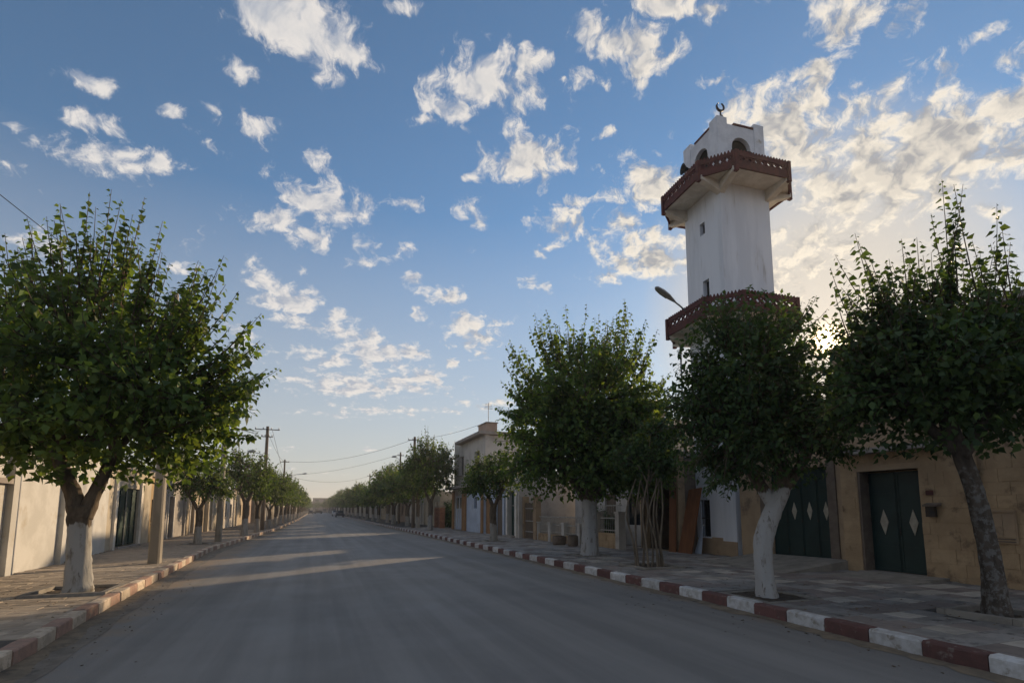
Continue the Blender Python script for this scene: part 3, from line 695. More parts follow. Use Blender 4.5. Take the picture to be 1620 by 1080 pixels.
# garage house between stone house and minaret
gh=thing('garage_house','plastered house with the wide four-leaf green garage door','house',(12.75,11.5,0)); O2=(12.75,11.5,0)
rel(wall(MB(),12.75,13.1,9.78,13.35,0,4.3,[(10.24,12.28,.1,2.82)]),O2).build('wall','stone_plaster',gh)
rel(MB().box(13.1,19,9.8,13.3,0,4.26),O2).build('house_body','stone_plaster',gh)
rel(MB().box(12.66,13.15,9.79,13.33,4.304,4.44),O2).build('roof_edge','slab_concrete',gh)
for a,b in ((9.98,10.23),(12.29,12.5)): rel(MB().box(12.71,12.748,a,b,.1,2.95),O2).build('jamb','jamb_stone',gh)
rel(MB().box(13.06,13.098,10.2,12.3,.1,2.85),O2).build('door_back','dark_void',gh)
gd=link('garage_door',None,gh); gd.location=(.25,0,0)
for k in range(4):
    a=-1.25+k*.507; b=a+.5
    lf=MB().box(-.02,.02,a,b,.24,2.80).build('door_leaf','door_green',gd)
    for q in (a+.01,b-.03): MB().box(-.03,-.021,q,q+.02,.26,2.78).build('rail','door_green',lf)
    for q in (.27,.8,2.2,2.7): MB().box(-.029,-.021,a+.033,b-.033,q,q+.04).build('rail','door_green',lf)
    diamond(lf,-.022,(a+b)/2,1.62,.085,.25)
    for q in (.5,1.3,2.4): MB().tube([(-.03,a+.004,q),(-.03,a+.004,q+.1)],.012,6).build('hinge','iron',lf)
rp=tag(MB().poly([(-2.0,-2.0,.0),(.2,-2.0,.0),(.2,1.0,.0),(-2.0,1.0,.0),(-2.0,-2.0,.165),(.2,-2.0,.40),(.2,1.0,.36),(-2.0,1.0,.165)],[(0,1,5,4),(1,2,6,5),(2,3,7,6),(3,0,4,7),(4,5,6,7)]).build('garage_ramp','concrete',None,loc=(12.54,11.7,0)),'wedge-shaped concrete ramp up to the green garage door','ramp')
rp2=tag(MB().poly([(-1.2,-1.15,.0),(0,-1.15,.0),(0,.7,.0),(-1.2,.7,.0),(-1.2,-1.15,.163),(0,-1.15,.235),(0,.7,.20),(-1.2,.7,.163)],[(0,1,5,4),(1,2,6,5),(2,3,7,6),(3,0,4,7),(4,5,6,7)]).build('door_ramp','concrete',None,loc=(12.47,8.5,0)),'low concrete apron before the diamond double door','ramp')

# fallen leaves and crumbs on the pavements
def fallen():
    r=random.Random(77); mb=MB()
    for i in range(700):
        q=r.random(); cx,cy=((-4.0,12) if q<.3 else (9,4.8) if q<.5 else (7.5,7.3) if q<.7 else (8.6,14))
        x,y=cx+r.gauss(0,1.3),cy+r.gauss(0,1.6)
        if not (x<kl(y)-KW-.05 and x>-6.5 or x>kr(y)+KW+.05 and x<12.4): continue
        s=r.uniform(.02,.05); a=r.uniform(0,6.28); u=(math.cos(a)*s,math.sin(a)*s); w=(-u[1]*.6,u[0]*.6); z=PZ+.012
        mb.poly([(x,y,z),(x+u[0]*.5+w[0],y+u[1]*.5+w[1],z+r.uniform(0,.012)),(x+u[0],y+u[1],z+r.uniform(0,.01)),(x+u[0]*.5-w[0],y+u[1]*.5-w[1],z+r.uniform(0,.012))],[(0,1,2,3)])
    tag(mb.build('fallen_leaves','dry_leaf'),'dry fallen leaves strewn on the pavements under the trees','leaves',kind='stuff')
fallen()

add('far_turret',(.40,.29,.23),(.33,.24,.19),scale=2)
# ---------------------------------------------------------------- open workshop left of the minaret, with boards leaning on it
ws=thing('workshop','dark open-fronted workshop between the minaret and the barred fence','workshop',(12.2,16.9,0)); O3=(12.2,16.9,0)
rel(wall(MB(),12.2,12.5,15.72,18.1,0,3.6,[(15.95,17.9,.16,2.7)]),O3).build('wall','stone_plaster',ws)
rel(MB().box(14.6,14.7,15.72,18.1,0,3.5),O3).build('back_wall','jamb_stone',ws)
rel(MB().box(12.5,14.6,18.02,18.1,0,3.5),O3).build('side_wall','jamb_stone',ws)
rel(MB().box(12.5,14.6,15.72,15.8,0,3.5),O3).build('side_wall','jamb_stone',ws)
rel(MB().box(11.9,14.7,15.7,18.12,3.604,3.74),O3).build('roof','slab_concrete',ws)
for y in (15.96,17.85): rel(MB().box(12.15,12.196,y-.06,y+.1,.1,2.8),O3).build('post','weathered_wood',ws)
bd=thing('leaning_board','tall reddish plywood board leaning beside the minaret','board',(12.1,15.35,PZ))
MB().poly([(0,-.35,0),(0,.35,0),(.3,.02,2.2),(.3,-.62,2.25),(.045,-.35,0),(.045,.35,0),(.345,.02,2.2),(.345,-.62,2.25)],[(3,2,1,0),(4,5,6,7),(0,1,5,4),(1,2,6,5),(2,3,7,6),(3,0,4,7)]).build('sheet','plywood',bd)
b2=thing('leaning_board','narrow brown board standing left of the tall plywood','board',(12.05,15.95,PZ))
MB().poly([(0,-.18,0),(0,.2,0),(.12,.2,2.3),(.12,-.16,2.3),(.03,-.18,0),(.03,.2,0),(.15,.2,2.3),(.15,-.16,2.3)],[(3,2,1,0),(4,5,6,7),(0,1,5,4),(1,2,6,5),(2,3,7,6),(3,0,4,7)]).build('sheet','plywood',b2)
b3=thing('leaning_sheet','pale zinc offcut propped between plywood and minaret','sheet',(12.42,15.0,PZ))
MB().poly([(0,-.12,0),(0,.22,0),(.2,.02,.95),(.2,-.05,1.0),(.01,-.12,0),(.01,.22,0),(.21,.02,.95),(.21,-.05,1.0)],[(3,2,1,0),(4,5,6,7),(0,1,5,4),(1,2,6,5),(2,3,7,6),(3,0,4,7)]).build('sheet','pale_blue_plaster',b3)
pp=thing('drain_pipe','grey downpipe on the minaret corner above the plywood','pipe',(12.62,15.80,0))
MB().tube([(0,0,.2),(0,0,8.2)],.035,8).build('pipe','lamp_grey',pp,True)

# ---------------------------------------------------------------- fenced front yard and the house behind it
def fence(name,label,X,Y0,Y1,base,top,bars,posts):
    t=thing(name,label,'fence',(X,(Y0+Y1)/2,0)); o=(X,(Y0+Y1)/2,0); r=random.Random(int(Y0*7))
    rel(MB().box(X+.02,X+.2,Y0,Y1,0,base-.02),o).build('wall_core','mortar',t)
    z=.0
    while z<base-.02:
        hh=min(.22,base-z); y=Y0
        while y<Y1-.02:
            w=min(r.choice((.35,.45,.55)),Y1-y); w=Y1-y if Y1-y-w<.12 else w
            rel(MB().box(X+r.uniform(-.01,.008),X+.22,y+.006,y+w-.006,z+.005,z+hh-.005,j=.006,rnd=r),o).build('stone_block','stone',t); y+=w
        z+=hh
    for y in posts: rel(MB().box(X-.04,X+.26,y-.13,y+.13,0,top-.35,j=.008,rnd=r).box(X-.07,X+.29,y-.16,y+.16,top-.346,top-.28,j=.005,rnd=r),o).build('post','upper_plaster',t)
    for z in (base+.08,(base+top)/2,top-.06): rel(MB().box(X+.08,X+.12,Y0,Y1,z,z+.045),o).build('rail','rail_paint',t)
    y=Y0+.08
    while y<Y1:
        rel(MB().tube([(X+.1,y,base),(X+.1,y,top)],.012,6),o).build('bar','rail_paint' if bars else 'weathered_wood',t); y+=.15
    return t
fence('yard_fence','pale barred fence on a stone base behind the large dense tree',11.0,17.75,19.6,.74,1.86,1,(17.85,19.5))
fence('yard_fence','long low railing on stone base left of the large dense tree',10.6,20.2,24.9,.5,1.35,1,(20.3,21.8,23.3,24.8))
gt=thing('yard_gate','dark plank gate between two stone piers in the yard fence','gate',(10.6,25.75,0))
for k in range(8): MB().box(-.015,.015,-.6+k*.152,-.6+k*.152+.145,.2,2.0+.02*math.sin(k*2)).build('plank','weathered_wood',gt)
for z in (.5,1.05,1.7): MB().box(-.04,-.017,-.6,.61,z,z+.05).build('rail','rail_paint',gt)
for y in (-.82,.82): MB().box(-.1,.2,y-.17,y+.17,0,2.35,j=.01).build('pier','stone_plaster',gt)
yh=thing('yard_house','tall plain house set back behind the fenced yard and dense tree','house',(13,21.5,0))
wall(MB(),-.0,.3,-3.35,3.8,0,5.5,[(-2.2,-1.2,1.0,2.3),(1.5,2.5,1.0,2.3),(-.3,.7,.16,2.4)]).build('wall','upper_plaster',yh)
MB().box(.3,7,-3.3,3.75,0,5.46).build('house_body','upper_plaster',yh)
MB().box(-.25,.6,-3.4,3.85,5.504,5.66).build('roof_edge','slab_concrete',yh)
for a in (-2.2,1.5):
    w_=MB().box(.12,.16,a,a+1,1.0,2.3).build('window','glass_dark',yh)
    MB().box(.06,.118,a+.47,a+.53,1.0,2.3).build('frame','weathered_wood',w_)
MB().box(.1,.16,-.3,.7,.16,2.4).build('door','weathered_wood',yh)
# rubble, tubs and a stump by the fence
for i,(x,y,s,h_) in enumerate(((10.1,19.9,.22,.42),(9.95,20.9,.3,.36))):
    t=thing('stone_trough','weathered round stone tub by the railing, '+('beside the white trunk' if i==0 else 'the wider of the two'),'tub',(x,y,PZ))
    MB().tube([(0,0,z) for z in (0,.05,h_*.6,h_)],[s*.86,s,s*1.02,s*.96],14,jit=.05,seed=i).build('tub','jamb_stone',t); MB().tube([(0,0,h_-.01),(0,0,h_+.03)],[s*.8,s*.7],12,jit=.1,seed=i).build('soil','soil',t)

# ---------------------------------------------------------------- house with the dark green door
g2=thing('green_door_house','narrow pale house front with a tall dark green door','house',(10.3,27.5,0)); O5=(10.3,27.5,0)
rel(wall(MB(),10.3,10.6,26.6,28.7,0,3.7,[(27.1,28.25,.16,2.7)]),O5).build('wall','upper_plaster',g2)
rel(MB().box(10.6,16,26.65,28.68,0,3.66),O5).build('house_body','upper_plaster',g2)
rel(MB().box(10.12,10.7,26.58,28.69,3.704,3.82),O5).build('roof_edge','slab_concrete',g2)
for a,b in ((26.82,27.09),(28.26,28.5)): rel(MB().box(10.22,10.298,a,b,0,2.95),O5).build('pilaster','beam_cream',g2)
dd=rel(MB().box(10.5,10.55,27.1,28.25,.2,2.7),O5).build('door','door_green_light',g2)
rel(MB().box(10.47,10.498,27.15,28.2,1.86,1.92),O5).build('rail','rail_paint',dd)
rel(MB().box(10.0,10.3,26.95,28.4,.02,.26,j=.006),O5).build('doorstep','slab_concrete',g2)

# ---------------------------------------------------------------- two-storey house
h2=thing('two_storey_house','two-storey house with ochre piers, pale blue front and roof turret','house',(10.2,34.8,0)); O6=(10.2,34.8,0)
def H2(n,m,*a,p=None,**k): return rel(MB().box(*a,**k),O6).build(n,m,p or h2)
rel(wall(MB(),10.2,10.5,28.72,36.7,0,3.2,[(31.2,32.6,.16,2.4),(34.2,34.9,1.75,2.45),(29.0,30.3,.16,2.5)]),O6).build('ground_floor_wall','pale_blue_plaster',h2)
rel(wall(MB(),10.2,10.5,36.7,40.7,0,3.2,[(37.9,40.1,.16,2.75)]),O6).build('ground_floor_wall','upper_plaster',h2)
H2('house_body','upper_plaster',10.5,17,28.75,40.65,0,3.18)
for a,b in ((36.7,37.75),(40.15,40.72)): H2('pier','ochre',10.12,10.198,a,b,0,3.1)
H2('pier','ochre',10.13,10.198,32.62,33.1,0,3.0)
dd=H2('double_door','pale_blue_plaster',10.3,10.34,37.9,40.1,.2,2.72)
for k in range(4):
    a=37.95+k*.53; H2('rail','upper_plaster',10.27,10.298,a,a+.05,.22,2.7,p=dd)
for a in (38.1,39.15): H2('pane','glass_dark',10.28,10.298,a+.1,a+.7,1.75,2.55,p=dd)
w_=H2('window','glass_dark',10.36,10.38,34.2,34.9,1.75,2.45); H2('grille','iron',10.26,10.3,34.53,34.57,1.75,2.45,p=w_)
H2('door','ochre',10.36,10.4,31.2,32.6,.16,2.4); H2('door','weathered_wood',10.36,10.4,29.0,30.3,.16,2.5)
H2('canopy','slab_concrete',9.55,10.5,35.6,40.9,3.204,3.36)
rel(wall(MB(),10.2,10.5,32.3,40.4,3.364,6.5,[(33.6,34.8,4.2,5.6),(37.6,38.8,4.2,5.6)]),O6).build('upper_wall','upper_plaster',h2)
H2('upper_body','upper_plaster',10.5,12.6,32.35,40.35,3.2,6.46)
for a in (33.6,37.6):
    w_=H2('window','glass_dark',10.4,10.43,a,a+1.2,4.2,5.6); H2('frame','weathered_wood',10.33,10.398,a+.57,a+.63,4.2,5.6,p=w_); H2('sill','slab_concrete',10.08,10.198,a-.1,a+1.3,4.1,4.19,p=w_)
H2('roof_slab','slab_concrete',9.75,12.8,32.1,38.6,6.504,6.70)
H2('parapet','upper_plaster',10.2,10.4,38.62,40.4,6.504,6.72)
H2('turret','far_turret',10.55,11.3,33.2,35.1,6.704,7.42); H2('turret_cap','slab_concrete',10.49,11.36,33.14,35.16,7.424,7.48)
an=thing('roof_aerial','thin roof aerial standing on the two-storey house turret','aerial',(11,34.2,7.48))
MB().tube([(0,0,0),(0,0,1.5)],.02,6).build('mast','iron',an); 
for k in range(4): MB().tube([(-.3+.02*k,0,1.1+.1*k),(.3-.02*k,0,1.1+.1*k)],.012,5).build('rod','iron',an)
# brick gate pillars with hedge between
for i,(y,l) in enumerate(((43.2,'red brick gate pillar nearer the two-storey house'),(45.0,'red brick gate pillar farther from the two-storey house'))):
    t=thing('gate_pillar',l,'pillar',(9.9,y,0),'brick gate pillars')
    z=.1; k=0
    MB().box(-.19,.19,-.19,.19,0,1.85).build('core','mortar',t)
    while z<1.8:
        for a in ((-.215,.215,-.215,-.005),(-.215,.215,.005,.215)) if k%2 else ((-.215,-.005,-.215,.215),(.005,.215,-.215,.215)):
            MB().box(*a,z,z+.11,j=.003,rnd=rnd).build('brick','brick_red',t)
        z+=.122; k+=1
    MB().box(-.26,.26,-.26,.26,1.856,1.95).build('cap','slab_concrete',t)

# ---------------------------------------------------------------- rows of houses down both sides
TONES=['far_cream','far_pink','far_ochre','far_grey','far_white','far_sand']
for n,c in zip(TONES,((.46,.40,.31),(.38,.28,.22),(.40,.28,.15),(.33,.30,.27),(.54,.50,.45),(.42,.34,.24))): add(n,c,tuple(x*.8 for x in c),scale=1.1,bump=.2,c3=tuple(x*.6 for x in c),s3=1.5,t3=(.55,.72))
TW={'far_cream':'cream','far_pink':'dull pink','far_ochre':'ochre','far_grey':'grey','far_white':'whitish','far_sand':'sand-coloured'}
def row_house(side,X,Y0,Y1,H,tone,label,doors,detail=True):
    """plain one-storey street front: wall with real openings, pilasters, doors, windows, roof edge"""
    t=thing('row_house',label,'house',(X,(Y0+Y1)/2,0),'one-storey house fronts along the '+('right' if side>0 else 'left')+' pavement'); yc=(Y0+Y1)/2; L=Y1-Y0; s=side
    def bx_(n,m,d0,d1,a,b,z0,z1,p=t): return box(n,m,p,min(d0*s,d1*s),max(d0*s,d1*s),a-yc,b-yc,z0,z1)
    holes=[(Y0+f*L,Y0+f*L+w,z0,z1) for f,w,z0,z1,k in doors]
    mb=wall(MB(),min(0,s*.3),max(0,s*.3),-L/2+.01,L/2-.01,0,H,[(a-yc,b-yc,c,d) for a,b,c,d in holes]); mb.build('wall',tone,t)
    bx_('house_body',tone,.3,7,Y0+.05,Y1-.05,0,H-.04)
    bx_('roof_edge','slab_concrete',-.14,.35,Y0+.012,Y1-.012,H+.004,H+.12)
    for y in (Y0+.012,Y1-.262): bx_('pilaster',tone,-.11,-.002,y,y+.25,0,H-.15)
    for (a,b,c,d),(f,w,z0,z1,k) in zip(holes,doors):
        if k=='w':
            wn=bx_('window','glass_dark',.17,.2,a,b,c,d)
            bx_('frame','weathered_wood',.12,.168,(a+b)/2-.03,(a+b)/2+.03,c,d,wn); bx_('sill','slab_concrete',-.1,-.002,a-.08,b+.08,c-.1,c-.02,wn)
        else:
            dn=bx_('door',k,.16,.2,a,b,c,d)
            bx_('rail','iron',.13,.158,(a+b)/2-.02,(a+b)/2+.02,c,d,dn)
            for q in (a-.13,b+.01): bx_('jamb','beam_cream',-.05,-.002,q,q+.12,c-.1,d+.05,dn)
    return t
# left: white yard wall, then the green gate, then fronts
lw=thing('yard_wall','long whitewashed yard wall behind the big tree on the left','wall',(-6.6,15.0,0)); 
for k,(a,b,x0,x1) in enumerate(((8.5,15.36,-6.58,-6.6),(15.62,18.42,-6.6,-6.7),(18.66,23.2,-6.7,-7.02))):
    x0+=6.6; x1+=6.6
    MB().poly([(x0,a-15,0),(x1,b-15,0),(x1-.3,b-15,0),(x0-.3,a-15,0),(x0,a-15,3.3),(x1,b-15,3.3),(x1-.3,b-15,3.3),(x0-.3,a-15,3.3)],[(0,1,5,4),(1,2,6,5),(2,3,7,6),(3,0,4,7),(4,5,6,7)]).build('wall_panel','white_plaster',lw)
    MB().poly([(x0+.05,a-15,3.304),(x1+.05,b-15,3.304),(x1-.35,b-15,3.304),(x0-.35,a-15,3.304),(x0+.05,a-15,3.38),(x1+.05,b-15,3.38),(x1-.35,b-15,3.38),(x0-.35,a-15,3.38)],[(0,1,5,4),(1,2,6,5),(2,3,7,6),(3,0,4,7),(4,5,6,7),(3,2,1,0)]).build('coping','slab_concrete',lw)
for y,x in ((15.49,-6.6),(18.54,-6.7)): MB().box(x+6.6-.2,x+6.6+.13,y-15-.13,y-15+.12,0,3.5).build('pilaster','white_plaster',lw)
MB().box(-.0,.12,8.5-15,15.35-15,2.24,2.36).build('ledge','slab_concrete',lw)
gg=thing('gate_front','pale wall front with a tall green double gate','gate',(-7.1,25.7,0)); 
wall(MB(),-.3,0,-2.45,3.1,0,3.25,[(-1.45,1.35,.1,2.52)]).build('wall','far_cream',gg)
MB().box(-7,-.3,-2.4,3.05,0,3.2).build('house_body','far_cream',gg); MB().box(-.35,.14,-2.44,3.09,3.254,3.36).build('roof_edge','slab_concrete',gg)
for a,b in ((-1.72,-1.47),(1.37,1.65)): MB().box(.002,.09,a,b,0,2.9).build('jamb','beam_cream',gg)
MB().box(.002,.2,-1.47,1.37,.04,.22).build('threshold','slab_concrete',gg)
for a,b in ((-1.44,-.05),(-.01,1.34)):
    lf=MB().box(-.14,-.1,a,b,.24,2.5).build('gate_leaf','door_green_light',gg)
    for q in (a+.02,(a+b)/2,b-.06): MB().box(-.098,-.07,q,q+.04,.26,2.48).build('rail','door_green',lf)
    for q in (.3,.95,1.6,2.2,2.42): MB().box(-.098,-.075,a+.065,b-.065,q,q+.04).build('rail','door_green',lf)
MB().box(-.1,-.05,-.055,-.015,.24,2.5).build('cover_strip','rail_paint',gg)
r9=random.Random(12)
LH=[(28.9,31.2,3.2,'far_ochre'),(31.3,36.5,3.75,'far_grey'),(36.6,42,3.2,'far_sand'),(42.1,49,3.4,'far_cream'),(49.1,55,3.1,'far_white'),(55.1,62,3.6,'far_sand'),(62.1,70,3.2,'far_pink'),(70.1,79,3.4,'far_cream'),(79.1,90,3.6,'far_grey'),(90.1,104,3.3,'far_sand'),(104.1,122,3.6,'far_cream'),(122.1,145,3.4,'far_white'),(145.1,175,3.6,'far_sand'),(175.1,215,3.7,'far_pink'),(215.1,265,3.6,'far_cream'),(265.1,325,3.8,'far_grey')]
def doors_for(L,r):
    out=[]; n=max(1,int(L/2.8)); 
    for i in range(n):
        f=(i+.28)/n; k=r.choice(['w','door_green','weathered_wood','w','jamb_stone'])
        w=min(1.1,L/n*.45)
        out.append((f,w,1.05,2.15,'w') if k=='w' else (f,w,.16,2.35,k))
    return out
for i,(a,b,H,t) in enumerate(LH):
    row_house(-1,-7.25 if a<40 else (-7.0 if a<70 else -6.4),a,b,H,t,'%s house front, %s beyond the green gate on the left'%(TW[t],ORD[i]),doors_for(b-a,r9))
RH=[(46.5,54,3.3,'far_cream'),(54.1,63,3.6,'far_white'),(63.1,71,3.2,'far_pink'),(71.1,80,4.0,'far_cream'),(80.1,91,3.4,'far_sand'),(91.1,104,4.2,'far_grey'),(104.1,120,3.5,'far_white'),(120.1,140,4.4,'far_cream'),(140.1,165,3.6,'far_sand'),(165.1,200,4.2,'far_pink'),(200.1,245,3.8,'far_cream'),(245.1,300,4.4,'far_grey')]
for i,(a,b,H,t) in enumerate(RH):
    row_house(1,10.6,a,b,H,t,'%s house front, %s beyond the brick pillars on the right'%(TW[t],ORD[i]),doors_for(b-a,r9))
add('far_dim',(.16,.14,.14),(.12,.105,.105),scale=1)
# buildings closing the street
for i,(x,y,w,d,H,t,l) in enumerate(((-9,345,16,14,6.5,'far_grey','square grey building closing the far end of the street'),(9,372,20,14,9,'far_dim','taller dusty building behind the one closing the street'),(34,350,22,14,8,'far_sand','low sandy building at the far right street end'))):
    t_=thing('end_building',l,'building',(x,y,0)); box('wall',t,t_,-w/2,w/2,-d/2,d/2,-.2,H); box('roof_edge','slab_concrete',t_,-w/2-.2,w/2+.2,-d/2-.2,d/2+.2,H+.004,H+.3)
    for k in range(4):
        for q in range(int(H//3)): box('window','glass_dark',t_,-w/2+w*(k+.3)/4,-w/2+w*(k+.7)/4,-d/2-.03,-d/2-.004,1+q*3,2.4+q*3)
hm=MB(); P=[]
for i in range(61):
    a=-600+i*25; hgt=9+4*math.sin(i*.31)+2*math.sin(i*.83+1); P+=[(a,900,-1),(a,900,hgt),(a,1100,hgt*1.3),(a,1400,-1)]
tag(hm.poly(P,[(4*i+k,4*i+k+1,4*i+5+k,4*i+4+k) for i in range(60) for k in range(3)]).build('hills','hillside',None,True),kind='structure')

# ---------------------------------------------------------------- poles, lamps and wires
def pole(name,x,y,h_,w0,w1,label,arms=(),lamp=None,m='pole_concrete',stay=None):
    t=thing(name,label,'utility pole',(x,y,PZ-.05),'utility poles')
    P=[]; 
    for z,w in ((0,w0),(h_*.5,(w0+w1)/2),(h_,w1)):
        e=w*.18
        for a,b in ((-1,-.72),(-.72,-1),(.72,-1),(1,-.72),(1,.72),(.72,1),(-.72,1),(-1,.72)): P.append((a*w/2*.8,b*w/2,z))
    MB().poly(P,[(8*i+k,8*i+(k+1)%8,8*i+8+(k+1)%8,8*i+8+k) for i in (0,1) for k in range(8)]+[tuple(range(16,24))]).build('shaft',m,t)
    for z,l in arms:
        a=MB().box(-l/2,l/2,-w1*.7-.03,-w1*.7+.03,z-.03,z+.03).build('crossarm','iron',t)
        for q in (-l/2+.05,-l/6,l/6,l/2-.05): MB().tube([(q,-w1*.7,z+.03),(q,-w1*.7,z+.09),(q,-w1*.7,z+.15)],[.02,.045,.03],8).build('insulator','lamp_grey',a)
    if lamp:
        z,l=lamp; a=MB().tube([(0,0,z),(l*.4,0,z+.35),(l,0,z+.45)],.03,6).build('lamp_arm','lamp_grey',t)
        MB().tube([(l-.1,0,z+.44),(l+.05,0,z+.47),(l+.3,0,z+.5),(l+.5,0,z+.5)],[.03,.1,.11,.03],8).build('lamp_head','lamp_grey',a,True)
    return t
pole('utility_pole',-4.15,17.7,7.95,.36,.2,'concrete pole rising through the big tree on the left pavement',((7.5,.9),))
pole('utility_pole',-4.2,28.6,5.85,.34,.22,'short concrete pole just past the first small left tree')
pole('utility_pole',-3.55,43.5,7.8,.34,.24,'tall dark pole with crossarms and a lamp bracket on the left',((7.55,1.7),(7.0,.8)),(5.4,-1.2),'weathered_wood')
pole('utility_pole',-3.4,66,7.3,.30,.2,'slim pole above the left tree row, beyond the crossarm pole',((7.0,1.0),),None,'weathered_wood')
pole('utility_pole',-3.1,78,6.4,.26,.16,'far left lamp pole with a short arm over the road',(),(6.0,1.5),'lamp_grey')
pole('utility_pole',7.85,45,7.75,.34,.22,'dark pole rising from the right trees beside the two-storey house',((7.45,1.2),),None,'weathered_wood')
pole('utility_pole',8.9,60,8.0,.28,.18,'thin pole behind the right trees, left of the dark one',((7.6,.7),),(7.0,-.9),'weathered_wood')
pole('utility_pole',8.6,92,7.6,.28,.18,'farthest pole standing in the right tree row',((7.2,.9),),None,'weathered_wood')
def cable(label,a,b,sag,r=.013,grp='overhead cables'):
    a,b=Vector(a),Vector(b); n=16; r*=.6
    P=[a.lerp(b,i/n)-a-Vector((0,0,4*sag*(i/n)*(1-i/n))) for i in range(n+1)]
    o=MB().tube(P,r,5).build('overhead_cable','wire',None,True,loc=tuple(a)); tag(o,label,'cable',grp)
cable('cable crossing the street between the dark right pole and the left crossarm pole',(7.85,45,7.6),(-2.75,43.4,7.55),1.05,.02) if 0 else None
cable('long cable swooping over the road from the dark right pole to the left row',(7.85,45,7.7),(-3.4,66,7.2),.75,.022)
cable('cable running back from the dark right pole to the two-storey house roof',(7.85,45,7.7),(10.6,33.5,7.5),.25,.018)
cable('upper faint cable crossing from far right pole to far left pole',(8.9,60,7.9),(-3.1,78,6.4),.5,.022)
cable('lowest faint cable across the road far down the street',(8.6,92,7.4),(-3.1,78,6.1),.9,.026)
cable('cable from the crossarm pole back to the short concrete pole',(-3.9,43.4,7.65),(-4.2,28.6,5.9),.35,.014)
cable('cable slanting from the crossarm pole down among the left trees',(-3.2,43.4,7.6),(-2.9,60,4.6),.1,.02)
cable('cable between the near concrete pole and the short one behind it',(-4.15,17.7,7.6),(-4.2,28.6,5.95),.2,.012)
cable('cable entering at the upper left towards the near concrete pole',(-7.6,8.2,8.6),(-4.15,17.6,7.0),.1,.014)
cable('cable joining the crossarm pole to the slim pole beyond it',(-3.55,43.4,7.6),(-3.4,66,7.1),.4,.018)

# ---------------------------------------------------------------- far parked cars
def car(x,y,rz,m,label):
    t=thing('parked_car',label,'car',(x,y,0),'cars parked far down the street'); t.rotation_euler=(0,0,rz)
    prof=[(-2.0,.35),(2.0,.35),(2.05,.75),(1.2,.92),(.55,1.42),(-1.0,1.45),(-1.75,.98),(-2.05,.9)]
    MB().prism([(a,b) for a,b in prof],0,-.82,.82).build('body',m,t)
    for s in (-1,1): MB().prism([(.98,.95),(.48,1.36),(-.92,1.38),(-1.45,.98)],0,s*.825-.008,s*.825+.008).build('side_window','glass_dark',t)
    MB().poly([(-.7,1.24,.95),(.7,1.24,.95),(.62,.62,1.40),(-.62,.62,1.40)],[(0,1,2,3)]).build('windscreen','glass_dark',t)
    MB().poly([(-.7,-1.77,1.0),(.7,-1.77,1.0),(.62,-1.05,1.44),(-.62,-1.05,1.44)],[(3,2,1,0)]).build('rear_window','glass_dark',t)
    for sx in (-1,1):
        for yy in (-1.25,1.25):
            w=MB().tube([(sx*.68,yy,.31),(sx*.86,yy,.31)],.31,14).build('wheel','tyre',t); MB().tube([(sx*.862,yy,.31),(sx*.872,yy,.31)],.18,10).build('rim','lamp_grey',w)
car(5.4,150,0,'car_white','white car parked by the right kerb far down the street')
car(-1.2,215,0,'car_dark','dark car by the left kerb at the far street end')
car(1.6,245,R(80),'car_dark','dark car standing across the far end of the road')
car(5.5,128,0,'car_dark','dark car parked in front of the white one, right kerb')

# ---------------------------------------------------------------- trees
def nrm(a): return a/np.maximum(np.linalg.norm(a,axis=-1,keepdims=True),1e-9)
def np_mesh(name,V,F):
    me=bpy.data.meshes.new(name); me.vertices.add(len(V)); me.vertices.foreach_set('co',V.astype(np.float32).ravel())
    k=F.shape[1]; me.loops.add(F.size); me.polygons.add(len(F)); me.loops.foreach_set('vertex_index',F.astype(np.int32).ravel())
    me.polygons.foreach_set('loop_start',np.arange(0,F.size,k,dtype=np.int32)); me.polygons.foreach_set('loop_total',np.full(len(F),k,dtype=np.int32)); me.update(calc_edges=True); return me
def leaves(pos,T,out,size,rg,droop,narrow=1.0):
    n=len(pos); ns=rg.normal(0,1,(n,3)); dn=np.array([0,0,-1.0])
    Ld=nrm(out*.75+T*.25+dn*droop+ns*.22); up=np.array([0,0,1.0])
    Nn=up*.7+out*.25+rg.normal(0,.38,(n,3)); Nn=nrm(Nn-Ld*np.sum(Nn*Ld,1,keepdims=True)); W=np.cross(Nn,Ld); s=size[:,None]
    p0=pos+out*.22*s+dn*.05*s
    V=np.stack([p0,p0+Ld*.45*s-Nn*.05*s,p0+Ld*.36*s+W*.40*narrow*s+Nn*.07*s,p0+Ld*s-Nn*.16*s,p0+Ld*.36*s-W*.40*narrow*s+Nn*.07*s],1).reshape(-1,3)
    b=np.arange(n)[:,None]*5
    F=np.concatenate([b+np.array([0,2,1]),b+np.array([2,3,1]),b+np.array([0,1,4]),b+np.array([1,3,4])],0)
    return V,F
